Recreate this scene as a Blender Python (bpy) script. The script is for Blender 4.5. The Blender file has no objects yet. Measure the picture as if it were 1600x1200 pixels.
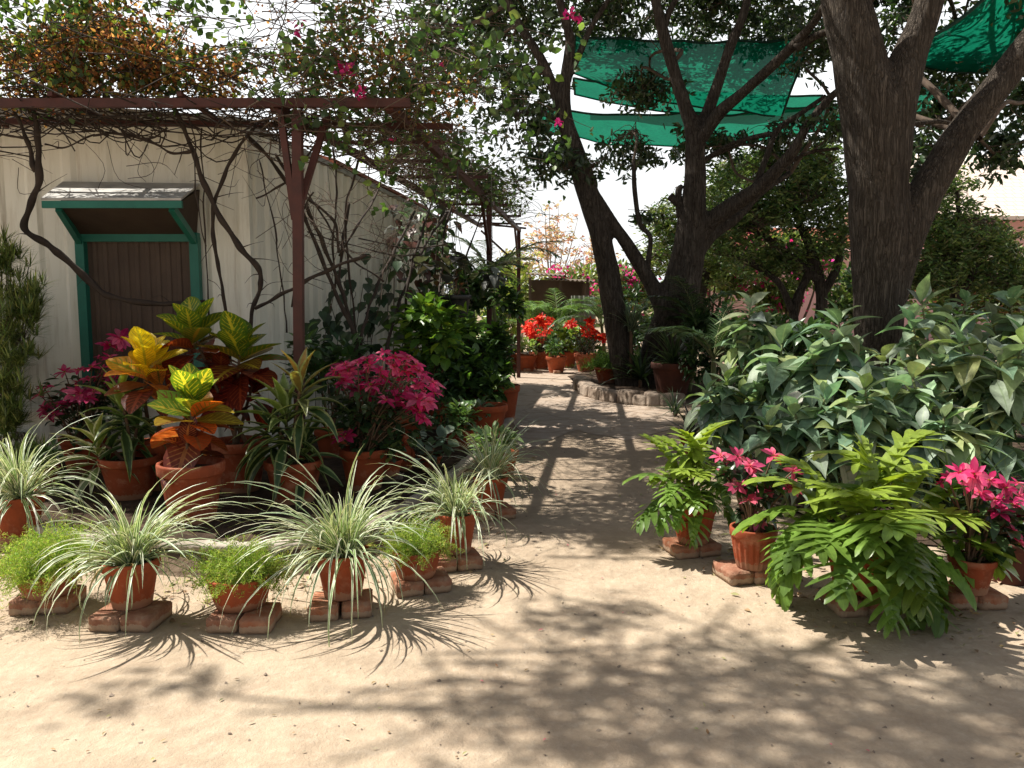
import bpy, bmesh, math, random
import numpy as np
from mathutils import Vector, Euler, noise as mnoise

# ------------------------------------------------------------------ camera, sky, sun, exposure
scene = bpy.context.scene
COL = scene.collection
F, PITCH, CAMZ = 1250.0, math.radians(5.94), 1.55
cam_d = bpy.data.cameras.new('camera'); cam = bpy.data.objects.new('camera', cam_d); COL.objects.link(cam)
cam.location = (0, 0, CAMZ); cam.rotation_euler = (math.pi/2 - PITCH, 0, 0)
cam_d.sensor_width = 36; cam_d.lens = 36*F/1600; cam_d.clip_end = 2000; cam_d.clip_start = 0.05
scene.camera = cam
SUN = Vector((-.62, .25, 1.0)).normalized()
world = bpy.data.worlds.new('World'); scene.world = world; world.use_nodes = True
wn = world.node_tree; bg = wn.nodes['Background']
sky = wn.nodes.new('ShaderNodeTexSky'); sky.sky_type = 'NISHITA'; sky.sun_disc = False
sky.sun_elevation = math.asin(SUN.z); sky.sun_rotation = math.atan2(SUN.x, SUN.y)
sky.air_density = 1.3; sky.dust_density = 9.0; sky.ozone_density = 1.0
# thin bright cloud veil over the physical sky, whiter and brighter towards the horizon
wtc = wn.nodes.new('ShaderNodeTexCoord'); wsp = wn.nodes.new('ShaderNodeSeparateXYZ'); wn.links.new(wtc.outputs['Generated'], wsp.inputs[0])
wr = wn.nodes.new('ShaderNodeValToRGB'); wn.links.new(wsp.outputs[2], wr.inputs[0])
wr.color_ramp.elements[0].position = 0.34; wr.color_ramp.elements[0].color = (.96, .985, 1, 1); wr.color_ramp.elements[1].position = .7; wr.color_ramp.elements[1].color = (.10, .13, .18, 1)
wm = wn.nodes.new('ShaderNodeVectorMath'); wm.operation = 'SCALE'; wn.links.new(wr.outputs[0], wm.inputs[0])
wy = wn.nodes.new('ShaderNodeMapRange'); wn.links.new(wsp.outputs[1], wy.inputs[0]); wy.inputs[1].default_value = -.35; wy.inputs[2].default_value = .55; wy.inputs[3].default_value = 3.2; wy.inputs[4].default_value = 7.0
wn.links.new(wy.outputs[0], wm.inputs['Scale'])
wnz = wn.nodes.new('ShaderNodeTexNoise'); wn.links.new(wtc.outputs['Generated'], wnz.inputs['Vector']); wnz.inputs['Scale'].default_value = 4.; wnz.inputs['Detail'].default_value = 6
wf = wn.nodes.new('ShaderNodeMapRange'); wn.links.new(wnz.outputs[0], wf.inputs[0]); wf.inputs[1].default_value = .3; wf.inputs[2].default_value = .6; wf.inputs[3].default_value = .6; wf.inputs[4].default_value = .95
wx = wn.nodes.new('ShaderNodeMix'); wx.data_type = 'RGBA'; wn.links.new(wf.outputs[0], wx.inputs[0]); wn.links.new(sky.outputs[0], wx.inputs[6]); wn.links.new(wm.outputs[0], wx.inputs[7])
wn.links.new(wx.outputs[2], bg.inputs[0]); bg.inputs[1].default_value = 0.12
sun_d = bpy.data.lights.new('sun', 'SUN'); sun_d.energy = 5.0; sun_d.angle = math.radians(.53); sun_d.color = (1, .95, .86)
sun = bpy.data.objects.new('sun', sun_d); COL.objects.link(sun)
sun.rotation_euler = SUN.to_track_quat('Z', 'Y').to_euler(); sun.location = (-10, 5, 20)
scene.view_settings.view_transform = 'Standard'; scene.view_settings.look = 'None'
scene.view_settings.exposure = 0.85; scene.view_settings.gamma = 1.0
scene.cycles.max_bounces = 8; scene.cycles.transparent_max_bounces = 12; scene.cycles.transmission_bounces = 6
scene.cycles.use_denoising = True

# ------------------------------------------------------------------ pixel -> world
def ray(u, v):
    a, b = (u-800)/F, (600-v)/F
    return Vector((a, math.cos(PITCH)+b*math.sin(PITCH), b*math.cos(PITCH)-math.sin(PITCH)))
def at(u, v, Y):
    d = ray(u, v); k = Y/d.y
    return Vector((d.x*k, Y, CAMZ+d.z*k))
def G(u, v, z=0.):
    d = ray(u, v); k = (z-CAMZ)/d.z
    return Vector((d.x*k, d.y*k, z))

def g0(u, v, Y, z=0.):
    p = at(u, v, Y); p.z = z; return p

# ------------------------------------------------------------------ mesh builder
ORG = {}
class MB:
    def __init__(s):
        s.v = []; s.f = []; s.c = []; s.c2 = []; s.uv = []; s.n = 0; s.leaf = False
    def add(s, v, faces, c=None, c2=None, uv=None):
        v = np.asarray(v, dtype=np.float32).reshape(-1, 3); k = len(v)
        for fa in faces:
            fa = np.asarray(fa, dtype=np.int32)
            if len(fa): s.f.append(fa + s.n)
        s.v.append(v); s.n += k
        def ex(a, w):
            if a is None: return np.ones((k, w), np.float32)
            a = np.asarray(a, np.float32)
            return np.broadcast_to(a, (k, w)) if a.ndim == 1 else a
        if c is not None: s.leaf = True
        s.c.append(ex(c, 3)); s.c2.append(ex(c2, 3)); s.uv.append(ex(uv, 2))
    def mesh(s, name, mat, smooth=True, org=None):
        me = bpy.data.meshes.new(name)
        if s.n:
            v = np.concatenate(s.v)
            if org is not None: v = v - np.array(org, np.float32)
            loops = np.concatenate([a.ravel() for a in s.f])
            tot = np.concatenate([np.full(len(a), a.shape[1], np.int32) for a in s.f])
            start = np.concatenate([[0], np.cumsum(tot)[:-1]]).astype(np.int32)
            me.vertices.add(len(v)); me.vertices.foreach_set('co', v.ravel().astype(np.float32))
            me.loops.add(len(loops)); me.loops.foreach_set('vertex_index', loops)
            me.polygons.add(len(tot)); me.polygons.foreach_set('loop_start', start); me.polygons.foreach_set('loop_total', tot)
            me.polygons.foreach_set('use_smooth', np.full(len(tot), smooth, bool))
            me.update(calc_edges=True)
            if s.leaf:
                for nm, arr in (('col', s.c), ('col2', s.c2)):
                    a = me.attributes.new(nm, 'FLOAT_COLOR', 'POINT')
                    q = np.ones((s.n, 4), np.float32); q[:, :3] = np.concatenate(arr); a.data.foreach_set('color', q.ravel())
                a = me.attributes.new('luv', 'FLOAT2', 'POINT'); a.data.foreach_set('vector', np.concatenate(s.uv).astype(np.float32).ravel())
            me.validate()
        me.materials.append(mat)
        return me
    def build(s, name, mat, parent=None, smooth=True):
        org = ORG.get(parent.name) if parent else None
        me = s.mesh(name, mat, smooth, org)
        o = bpy.data.objects.new(name, me); COL.objects.link(o)
        if parent: o.parent = parent; ORG[o.name] = org
        else: ORG[o.name] = Vector((0, 0, 0))
        return o

def tag(o, label=None, cat=None, group=None, kind=None):
    if label: o['label'] = label
    if cat: o['category'] = cat
    if group: o['group'] = group
    if kind: o['kind'] = kind
    return o
def thing(name, loc, label, cat, group=None):
    o = bpy.data.objects.new(name, None); COL.objects.link(o); o.location = loc; o.empty_display_size = .1
    ORG[o.name] = Vector(loc)
    return tag(o, label, cat, group)
def inst(name, me, loc, parent=None, rz=0., sc=1., rx=0., ry=0.):
    o = bpy.data.objects.new(name, me); COL.objects.link(o)
    if parent: o.parent = parent; o.location = Vector(loc)-ORG[parent.name]
    else: o.location = loc
    o.rotation_euler = (rx, ry, rz); o.scale = (sc, sc, sc)
    return o

# ------------------------------------------------------------------ primitives
def A(x): return np.asarray(x, dtype=np.float64)
def bc(x, n): return np.broadcast_to(np.asarray(x, np.float64), (n,))
def bcc(x, n):
    x = np.asarray(x, np.float64)
    return np.broadcast_to(x, (n, 3))
def blades(mb, base, az, el, L, W, droop, prof, col, col2=None, fold=.3, roll=0., dp=1.0, bend=0.):
    base = A(base).reshape(-1, 3); n = len(base); m = len(prof)
    az, el, L, W, droop, roll, bend = [bc(x, n) for x in (az, el, L, W, droop, roll, bend)]
    col = bcc(col, n); col2 = col*1.4 if col2 is None else bcc(col2, n)
    c = base.copy(); rows = []; st = L/(m-1)
    for j in range(m):
        t = j/(m-1); e = el - droop*t**dp; a = az + bend*t
        h = np.stack([np.cos(a), np.sin(a), 0*a], 1); z = np.array([0, 0, 1.])
        T = np.cos(e)[:, None]*h + np.sin(e)[:, None]*z; N = -np.sin(e)[:, None]*h + np.cos(e)[:, None]*z
        P = np.stack([-np.sin(a), np.cos(a), 0*a], 1)
        S2 = np.cos(roll)[:, None]*P + np.sin(roll)[:, None]*N; N2 = -np.sin(roll)[:, None]*P + np.cos(roll)[:, None]*N
        w = (W*prof[j])[:, None]
        l = c + w*(math.cos(fold)*S2 + math.sin(fold)*N2); r = c + w*(-math.cos(fold)*S2 + math.sin(fold)*N2)
        rows.append(np.stack([l, c, r], 1)); c = c + T*st[:, None]
    V = np.stack(rows, 1).reshape(-1, 3)
    i = (np.arange(n)*3*m)[:, None] + (np.arange(m-1)*3)[None, :]; i = i.ravel()
    f = np.concatenate([np.stack([i, i+1, i+4, i+3], 1), np.stack([i+1, i+2, i+5, i+4], 1)])
    uv = np.tile(np.stack([np.tile([0, .5, 1], m), np.repeat(np.linspace(0, 1, m), 3)], 1), (n, 1))
    mb.add(V, [f], np.repeat(col, 3*m, 0), np.repeat(col2, 3*m, 0), uv)
def leaf6(mb, base, d, L, W, col, rng, fold=.25, shape=(.3, .68), w2=.8):
    """many small flat leaves: one six-sided face each; d = direction vectors"""
    base = A(base); n = len(base); d = A(d); d = d/np.linalg.norm(d, axis=1)[:, None]
    L, W = bc(L, n)[:, None], bc(W, n)[:, None]; col = bcc(col, n)
    rnd = rng.normal(size=(n, 3)); S = np.cross(d, rnd); S /= np.linalg.norm(S, axis=1)[:, None]; N = np.cross(S, d)
    k = W*fold*N
    V = np.stack([base, base+d*L*shape[0]+S*W+k, base+d*L*shape[1]+S*W*w2+k, base+d*L, base+d*L*shape[1]-S*W*w2+k, base+d*L*shape[0]-S*W+k], 1).reshape(-1, 3)
    i = np.arange(n)*6
    f = np.concatenate([np.stack([i, i+3, i+2, i+1], 1), np.stack([i, i+5, i+4, i+3], 1)])
    uv = np.tile(A([[.5, 0], [0, .3], [0, .7], [.5, 1], [1, .7], [1, .3]]), (n, 1))
    mb.add(V, [f], np.repeat(col, 6, 0), np.repeat(col*1.3, 6, 0), uv)
def spline(pts, k=6):
    P = A([list(p) for p in pts]); n = len(P)
    if n < 3: k = max(k, 2)
    Q = np.vstack([2*P[0]-P[1], P, 2*P[-1]-P[-2]]); out = []
    for i in range(n-1):
        a, b, c, d = Q[i], Q[i+1], Q[i+2], Q[i+3]
        for t in np.arange(k)/k:
            out.append(.5*((2*b)+(-a+c)*t+(2*a-5*b+4*c-d)*t*t+(-a+3*b-3*c+d)*t**3))
    out.append(P[-1]); return A(out)
def tube(mb, pts, rad, sides=8, k=6, rough=0., rng=None, c=None, cap=True):
    """pts (x,y,z), rad scalar or per point; smooth tapered tube"""
    r0 = bc(rad, len(pts)); q = spline(np.hstack([A([list(p) for p in pts]), r0[:, None]]), k) if len(pts) > 1 else None
    P, R = q[:, :3], np.maximum(q[:, 3], 1e-4); n = len(P)
    T = np.gradient(P, axis=0); T /= np.linalg.norm(T, axis=1)[:, None]+1e-9
    ref = np.array([0.31, .95, .05]) if abs(T[0] @ np.array([0, 0, 1])) > .6 else np.array([0, 0, 1.])
    u = np.cross(T[0], ref); u /= np.linalg.norm(u); rows = []
    an = np.arange(sides)*2*math.pi/sides
    for i in range(n):
        u = u - T[i]*(u @ T[i]); u /= np.linalg.norm(u)+1e-9; w = np.cross(T[i], u)
        rr = np.full(sides, R[i])
        if rough and rng is not None:
            rr = rr*(1+rough*np.array([mnoise.noise(Vector(P[i]*2.2)+Vector((math.cos(a), math.sin(a), 7))*1.1) for a in an])*1.6)
        rows.append(P[i]+rr[:, None]*(np.cos(an)[:, None]*u+np.sin(an)[:, None]*w))
    V = np.concatenate(rows); i = (np.arange(n-1)*sides)[:, None]; j = np.arange(sides)[None, :]; j2 = (j+1) % sides
    f = np.stack([i+j, i+j2, i+sides+j2, i+sides+j], 2).reshape(-1, 4)
    fs = [f]
    if cap: fs += [np.arange(sides)[::-1][None, :], (np.arange(sides)+(n-1)*sides)[None, :]]
    mb.add(V, fs, c)
def lathe(mb, prof, loc, seg=32, flute=None, wob=0.):
    loc = A(loc); n = len(prof); an = np.arange(seg)*2*math.pi/seg; rows = []
    for k, (r, z) in enumerate(prof):
        rr = np.full(seg, float(r))
        if flute and flute[0] <= k <= flute[1]: rr = rr*(1+flute[3]*np.cos(an*flute[2]))
        if wob: rr = rr*(1+wob*np.sin(an*2+z*9))
        rows.append(np.stack([rr*np.cos(an), rr*np.sin(an), np.full(seg, float(z))], 1)+loc)
    V = np.concatenate(rows); i = (np.arange(n-1)*seg)[:, None]; j = np.arange(seg)[None, :]; j2 = (j+1) % seg
    mb.add(V, [np.stack([i+j, i+j2, i+seg+j2, i+seg+j], 2).reshape(-1, 4)])
BOXF = A([[0, 3, 2, 1], [4, 5, 6, 7], [0, 1, 5, 4], [1, 2, 6, 5], [2, 3, 7, 6], [3, 0, 4, 7]]).astype(int)
def hexa(mb, lo, hi):
    """lo, hi: four corner points each (ccw)"""
    mb.add([list(p) for p in lo]+[list(p) for p in hi], [BOXF])
def box(mb, c, s):
    c = A(c); s = A(s)/2; q = [(-1, -1), (1, -1), (1, 1), (-1, 1)]
    hexa(mb, [c+s*A([x, y, -1]) for x, y in q], [c+s*A([x, y, 1]) for x, y in q])
def bar(mb, p, q, w, h=None):
    p, q = A(list(p)), A(list(q)); h = w if h is None else h; t = (q-p)/np.linalg.norm(q-p)
    up = A([0, 0, 1.]) if abs(t[2]) < .9 else A([0, 1., 0]); s = np.cross(t, up); s /= np.linalg.norm(s); n = np.cross(s, t)
    k = [s*x*w/2+n*y*h/2 for x, y in [(-1, -1), (1, -1), (1, 1), (-1, 1)]]
    hexa(mb, [p+a for a in k], [q+a for a in k])
def bevelled(mb_or_none, name, size, bev, jit, seed, mat, cuts=2):
    bm = bmesh.new(); bmesh.ops.create_cube(bm, size=1)
    for v in bm.verts: v.co = Vector((v.co.x*size[0], v.co.y*size[1], v.co.z*size[2]))
    bmesh.ops.bevel(bm, geom=list(bm.edges), offset=bev, segments=2, affect='EDGES')
    bmesh.ops.subdivide_edges(bm, edges=[e for e in bm.edges if e.calc_length() > .03], cuts=cuts, use_grid_fill=True)
    for v in bm.verts:
        v.co += mnoise.noise_vector(v.co*18+Vector((seed*3.1, 0, 0)))*jit
        v.co.z += size[2]/2
    me = bpy.data.meshes.new(name); bm.to_mesh(me); bm.free(); me.materials.append(mat)
    for p in me.polygons: p.use_smooth = True
    return me

# ------------------------------------------------------------------ materials
class NT:
    def __init__(s, name):
        s.mat = bpy.data.materials.new(name); s.mat.use_nodes = True; s.t = s.mat.node_tree; s.t.nodes.clear()
        s.out = s.n('ShaderNodeOutputMaterial')
    def n(s, typ, props=None, **ins):
        nd = s.t.nodes.new(typ)
        for k, v in (props or {}).items(): setattr(nd, k, v)
        for k, v in ins.items(): s.set(nd, k, v)
        return nd
    def set(s, nd, k, v):
        k = int(k[1:]) if k[0] == '_' and k[1:].isdigit() else k.replace('_', ' ')
        inp = nd.inputs[k]
        if isinstance(v, bpy.types.NodeSocket): s.t.links.new(v, inp)
        elif isinstance(v, bpy.types.Node): s.t.links.new(v.outputs[0], inp)
        else: inp.default_value = (*v, 1) if isinstance(v, (tuple, list)) and len(v) == 3 and inp.type == 'RGBA' else v
    def math(s, op, a, b=0., c=0.):
        nd = s.n('ShaderNodeMath', {'operation': op}); s.set(nd, '_0', a); s.set(nd, '_1', b)
        if op in ('MULTIPLY_ADD', 'PINGPONG', 'SMOOTH_MIN'): s.set(nd, '_2', c)
        return nd.outputs[0]
    def mix(s, f, a, b, mode='MIX'):
        nd = s.n('ShaderNodeMix', {'data_type': 'RGBA', 'blend_type': mode}); s.set(nd, '_0', f); s.set(nd, '_6', a); s.set(nd, '_7', b)
        return nd.outputs[2]
    def noise(s, scale, vec=None, detail=4, rough=.55):
        nd = s.n('ShaderNodeTexNoise', Scale=scale, Detail=detail, Roughness=rough)
        if vec is not None: s.set(nd, 'Vector', vec)
        return nd.outputs[0]
    def ramp(s, f, stops):
        nd = s.n('ShaderNodeValToRGB'); s.set(nd, '_0', f); e = nd.color_ramp.elements
        while len(e) < len(stops): e.new(.5)
        for el, (p, c) in zip(e, stops): el.position = p; el.color = (*c, 1) if len(c) == 3 else c
        return nd.outputs[0]
    def pos(s): return s.n('ShaderNodeNewGeometry').outputs['Position']
    def obj(s): return s.n('ShaderNodeTexCoord').outputs['Object']
    def scale(s, vec, sc):
        nd = s.n('ShaderNodeMapping'); s.set(nd, 'Vector', vec); nd.inputs['Scale'].default_value = sc; return nd.outputs[0]
    def bump(s, h, st=.5, d=.01):
        return s.n('ShaderNodeBump', Height=h, Strength=st, Distance=d).outputs[0]
    def pbr(s, col, rough=.8, bump=None, spec=.3, metal=0.):
        p = s.n('ShaderNodeBsdfPrincipled', Base_Color=col, Roughness=rough, Metallic=metal)
        p.inputs['Specular IOR Level'].default_value = spec
        if bump is not None: s.set(p, 'Normal', bump)
        return p
    def done(s, sh): s.set(s.out, 'Surface', sh); return s.mat

def leafmat(name, mode='plain', rough=.45, trans=.35, spec=.4, thr=.55, nv=9., lat=.22, tw=(1.25, 1.3, .6)):
    t = NT(name)
    c = t.n('ShaderNodeAttribute', {'attribute_name': 'col'}).outputs['Color']
    c2 = t.n('ShaderNodeAttribute', {'attribute_name': 'col2'}).outputs['Color']
    uv = t.n('ShaderNodeSeparateXYZ', Vector=t.n('ShaderNodeAttribute', {'attribute_name': 'luv'}).outputs['Vector'])
    u, v = uv.outputs[0], uv.outputs[1]
    au = t.math('MULTIPLY', t.math('ABSOLUTE', t.math('SUBTRACT', u, .5)), 2.)
    nz = t.noise(28., t.pos(), 3)
    if mode == 'margin':
        m = t.math('GREATER_THAN', t.math('MULTIPLY_ADD', nz, .5, au), thr+.25)
        c2 = t.mix(t.math('GREATER_THAN', t.math('MULTIPLY_ADD', t.noise(9., t.pos(), 2), .5, v), 1.24), c2, (.35, .22, .09))
    elif mode == 'vein':
        w = t.math('MULTIPLY', t.math('SUBTRACT', v, t.math('MULTIPLY', au, lat)), nv)
        fr = t.math('ABSOLUTE', t.math('SUBTRACT', t.math('FRACT', w), .5))
        vein = t.math('MULTIPLY', t.math('LESS_THAN', fr, t.math('MULTIPLY_ADD', nz, .16, .03)), t.math('LESS_THAN', au, .82))
        m = t.math('MAXIMUM', vein, t.math('LESS_THAN', au, .12))
    else:
        m = t.math('MULTIPLY', t.math('LESS_THAN', au, .08), .6)
    base = t.mix(m, c, c2)
    base = t.mix(.5, base, t.ramp(nz, [(.3, (.55, .55, .5)), (.7, (1.3, 1.3, 1.2))]), 'MULTIPLY')
    p = t.pbr(base, rough, spec=spec)
    tr = t.n('ShaderNodeBsdfTranslucent', Color=t.mix(1., base, tw, 'MULTIPLY'))
    return t.done(t.n('ShaderNodeMixShader', _0=trans, _1=p, _2=tr))

def mat_simple(name, c1, c2, scale=6., rough=.8, bumpd=.004, bscale=None, spec=.25, metal=0., obj=True):
    t = NT(name); q = t.obj() if obj else t.pos()
    n1 = t.noise(scale, q, 6, .62); n2 = t.noise(bscale or scale*6, q, 4)
    col = t.mix(t.ramp(n1, [(.35, (0, 0, 0)), (.65, (1, 1, 1))]), c1, c2)
    return t.done(t.pbr(col, rough, t.bump(n2, .6, bumpd), spec, metal))

def mat_terracotta():
    t = NT('terracotta'); q = t.obj(); oi = t.n('ShaderNodeObjectInfo').outputs['Random']
    n1 = t.noise(5., q, 6, .65); n2 = t.noise(60., q, 3); n3 = t.noise(11., q, 7, .7)
    base = t.mix(oi, (.38, .085, .03), (.27, .06, .024))
    c = t.mix(t.ramp(n1, [(.35, (0, 0, 0)), (.7, (1, 1, 1))]), base, (.22, .052, .022))
    c = t.mix(t.ramp(t.math('MULTIPLY_ADD', oi, .16, t.math('SUBTRACT', n3, .08)), [(.55, (0, 0, 0)), (.74, (.5, .5, .5))]), c, (.46, .24, .15))
    c = t.mix(t.ramp(t.noise(7., t.scale(q, (1, 1, .25)), 5), [(.58, (0, 0, 0)), (.75, (.6, .6, .6))]), c, (.12, .05, .03))
    oz = t.n('ShaderNodeSeparateXYZ', Vector=q).outputs[2]; sp = t.math('GREATER_THAN', t.math('MULTIPLY', t.noise(34., q, 5, .7), .085), oz)
    c = t.mix(t.math('MULTIPLY', sp, .55), c, (.30, .2, .13))
    return t.done(t.pbr(c, .8, t.bump(t.mix(.5, n2, n3), .35, .004), .2))
def mat_brick():
    t = NT('old_brick'); q = t.obj(); oi = t.n('ShaderNodeObjectInfo').outputs['Random']; gp = t.n('ShaderNodeSeparateXYZ', Vector=t.pos()).outputs[2]
    n1 = t.noise(12., q, 6, .65); n2 = t.noise(70., q, 4); n3 = t.noise(22., t.pos(), 6, .7)
    c = t.mix(oi, (.33, .125, .065), (.22, .10, .065)); c = t.mix(t.ramp(n1, [(.4, (0, 0, 0)), (.7, (.8, .8, .8))]), c, (.40, .24, .16))
    dirt = t.math('GREATER_THAN', t.math('MULTIPLY_ADD', n3, .06, .008), gp)
    c = t.mix(t.math('MULTIPLY', dirt, .8), c, (.36, .27, .19)); c = t.mix(t.ramp(n3, [(.55, (0, 0, 0)), (.7, (.7, .7, .7))]), c, (.36, .27, .19))
    return t.done(t.pbr(c, .94, t.bump(t.math('ADD', n2, n1), .7, .008), .1))
def mat_ground():
    t = NT('packed_earth'); q = t.pos()
    n1 = t.noise(.55, q, 6, .6); n2 = t.noise(5., q, 8, .7); n3 = t.noise(110., q, 4, .7); n4 = t.noise(22., q, 5, .65)
    c = t.mix(t.ramp(n1, [(.35, (0, 0, 0)), (.65, (1, 1, 1))]), (.48, .388, .285), (.40, .31, .22))
    c = t.mix(t.ramp(n2, [(.4, (0, 0, 0)), (.72, (.75, .75, .75))]), c, (.31, .235, .17))
    c = t.mix(t.ramp(n4, [(.5, (0, 0, 0)), (.8, (.6, .6, .6))]), c, (.56, .47, .37))
    c = t.mix(t.ramp(t.noise(1.7, q, 9, .72), [(.5, (0, 0, 0)), (.66, (.7, .7, .7))]), c, (.29, .22, .155))
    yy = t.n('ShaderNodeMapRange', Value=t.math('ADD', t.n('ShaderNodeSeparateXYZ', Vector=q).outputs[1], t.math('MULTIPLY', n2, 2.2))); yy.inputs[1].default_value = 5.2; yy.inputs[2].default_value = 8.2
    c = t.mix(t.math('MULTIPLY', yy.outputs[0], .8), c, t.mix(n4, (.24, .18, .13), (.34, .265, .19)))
    vo = t.n('ShaderNodeTexVoronoi', Vector=q, Scale=70.)
    c = t.mix(t.ramp(vo.outputs['Distance'], [(.06, (.55, .55, .55)), (.16, (0, 0, 0))]), c, t.mix(vo.outputs['Color'], (.14, .09, .06), (.6, .52, .42)))
    h = t.math('ADD', t.math('MULTIPLY', n2, 1.6), t.math('ADD', t.math('MULTIPLY', n4, .7), t.math('MULTIPLY', n3, .3)))
    return t.done(t.pbr(c, .95, t.bump(t.math('ADD', h, t.math('MULTIPLY', t.noise(2.6, q, 3), 3.)), .75, .018), .1))
def mat_path():
    t = NT('flagstone'); q = t.pos()
    vec = t.n('ShaderNodeVectorMath', {'operation': 'ADD'}, _0=q); t.set(vec, '_1', t.n('ShaderNodeVectorMath', {'operation': 'SCALE'}, _0=t.n('ShaderNodeTexNoise', Vector=q, Scale=3.).outputs['Color'], Scale=.22).outputs[0])
    vo = t.n('ShaderNodeTexVoronoi', {'feature': 'DISTANCE_TO_EDGE'}, Vector=vec.outputs[0], Scale=1.7)
    vc = t.n('ShaderNodeTexVoronoi', Vector=vec.outputs[0], Scale=1.7)
    n2 = t.noise(7., q, 7, .7)
    c = t.mix(vc.outputs['Color'], (.42, .34, .27), (.34, .28, .23)); c = t.mix(t.ramp(n2, [(.4, (0, 0, 0)), (.7, (1, 1, 1))]), c, (.30, .22, .16))
    jt = t.ramp(vo.outputs['Distance'], [(.015, (1, 1, 1)), (.05, (0, 0, 0))])
    c = t.mix(t.math('MULTIPLY', jt, .45), c, (.2, .14, .1))
    return t.done(t.pbr(c, .9, t.bump(t.math('SUBTRACT', n2, t.math('MULTIPLY', jt, .5)), .5, .015), .15))
def mat_bark(name, c1, c2, c3, sx=9., sz=1.6, d=.03):
    t = NT(name); q = t.obj(); s1 = t.scale(q, (sx, sx, sz))
    wob = t.n('ShaderNodeVectorMath', {'operation': 'ADD'}, _0=s1); t.set(wob, '_1', t.n('ShaderNodeVectorMath', {'operation': 'SCALE'}, _0=t.n('ShaderNodeTexNoise', Vector=q, Scale=4., Detail=4.).outputs['Color'], Scale=.5).outputs[0])
    r1 = t.math('ABSOLUTE', t.math('SUBTRACT', t.noise(1.5, wob.outputs[0], 3, .5), .5))
    r2 = t.math('ABSOLUTE', t.math('SUBTRACT', t.noise(3.6, wob.outputs[0], 4, .6), .5))
    n1 = t.noise(2.2, q, 5); n2 = t.noise(9., t.scale(q, (2.5, 2.5, .8)), 7, .7)
    ridge = t.math('MINIMUM', t.math('MULTIPLY', r1, 9.), t.math('MULTIPLY_ADD', r2, 7., .15))
    crack = t.ramp(ridge, [(.0, (0, 0, 0)), (.75, (1, 1, 1))])
    c = t.mix(t.ramp(n1, [(.4, (0, 0, 0)), (.65, (1, 1, 1))]), c1, c2)
    c = t.mix(t.ramp(n2, [(.4, (0, 0, 0)), (.75, (.8, .8, .8))]), c, c3)
    c = t.mix(t.ramp(t.noise(3.1, q, 5, .7), [(.56, (0, 0, 0)), (.68, (.55, .55, .55))]), c, tuple(min(1, x*1.35) for x in c3))
    c = t.mix(1., c, t.ramp(ridge, [(.0, (.35, .33, .31)), (.4, (1, 1, 1))]), 'MULTIPLY')
    return t.done(t.pbr(c, .92, t.bump(t.math('ADD', crack, t.math('MULTIPLY', n2, .7)), 1., d), .12))
def mat_wall():
    t = NT('painted_sheet'); q = t.obj()
    n1 = t.noise(1.6, q, 6, .6); n2 = t.noise(6., t.scale(q, (3, 3, .35)), 6, .65)
    c = t.mix(t.ramp(n1, [(.35, (0, 0, 0)), (.7, (1, 1, 1))]), (.78, .77, .68), (.72, .71, .62))
    c = t.mix(t.ramp(n2, [(.5, (0, 0, 0)), (.78, (.7, .7, .7))]), c, (.50, .46, .36)); c = t.mix(t.ramp(t.noise(2.3, t.scale(q, (5, 5, .3)), 7, .7), [(.58, (0, 0, 0)), (.7, (.5, .5, .5))]), c, (.30, .21, .13))
    return t.done(t.pbr(c, .55, t.bump(n1, .15, .01), .3))
def mat_net():
    t = NT('shade_net'); q = t.obj(); n1 = t.noise(1.4, q, 4); n2 = t.noise(16., t.scale(q, (1, 3, 1)), 3)
    c = t.mix(n1, (.003, .105, .055), (.005, .15, .082)); c = t.mix(t.ramp(n2, [(.4, (0, 0, 0)), (.7, (.7, .7, .7))]), c, (.003, .07, .045)); c = t.mix(t.ramp(t.noise(2.3, q, 6, .7), [(.55, (0, 0, 0)), (.7, (.35, .35, .35))]), c, (.02, .17, .11))
    d = t.n('ShaderNodeBsdfDiffuse', Color=c); tr = t.n('ShaderNodeBsdfTranslucent', Color=t.mix(1., c, (1.45, 1.45, 1.5), 'MULTIPLY'))
    m = t.n('ShaderNodeMixShader', _0=.46, _1=d, _2=tr); tp = t.n('ShaderNodeBsdfTransparent', Color=(.55, .95, .8))
    return t.done(t.n('ShaderNodeMixShader', _0=.03, _1=m, _2=tp))
def mat_rooftile(name, c1, c2):
    t = NT(name); q = t.obj(); br = t.n('ShaderNodeTexBrick', Vector=q, Scale=1., Color1=c1, Color2=c2, Mortar=tuple(x*.5 for x in c1))
    br.inputs['Brick Width'].default_value = .3; br.inputs['Row Height'].default_value = .28; br.inputs['Mortar Size'].default_value = .02
    c = t.mix(t.math('MULTIPLY', t.noise(2., q, 6), .6), br.outputs[0], c2)
    return t.done(t.pbr(c, .85, t.bump(br.outputs[1], -.5, .03), .15))

TERRA = mat_terracotta(); GROUND = mat_ground(); PATH = mat_path(); WALL = mat_wall(); NET = mat_net()
SHADEPOT = mat_simple('shade_darkened_pot', (.10, .035, .022), (.06, .024, .017), 6., .85, .004, 30.)  # terracotta copy darkened in colour to help the shade on these pots
BRICK = mat_brick()
SOIL = mat_simple('dark_soil', (.035, .024, .017), (.085, .058, .04), 9., .97, .03, 45., .1, obj=False)
STONE = mat_simple('grey_stone', (.27, .215, .165), (.15, .115, .09), 5., .9, .015, 25.)
KERB = mat_simple('whitewashed_kerb', (.46, .41, .34), (.20, .16, .12), 4., .85, .012, 22., obj=False)
RINGST = mat_simple('pale_rough_stone', (.36, .29, .23), (.20, .15, .115), 4., .92, .03, 16., .1)
BANK = mat_simple('stony_earth', (.20, .15, .105), (.11, .078, .055), 7., .95, .03, 30., .1, obj=False)
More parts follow.
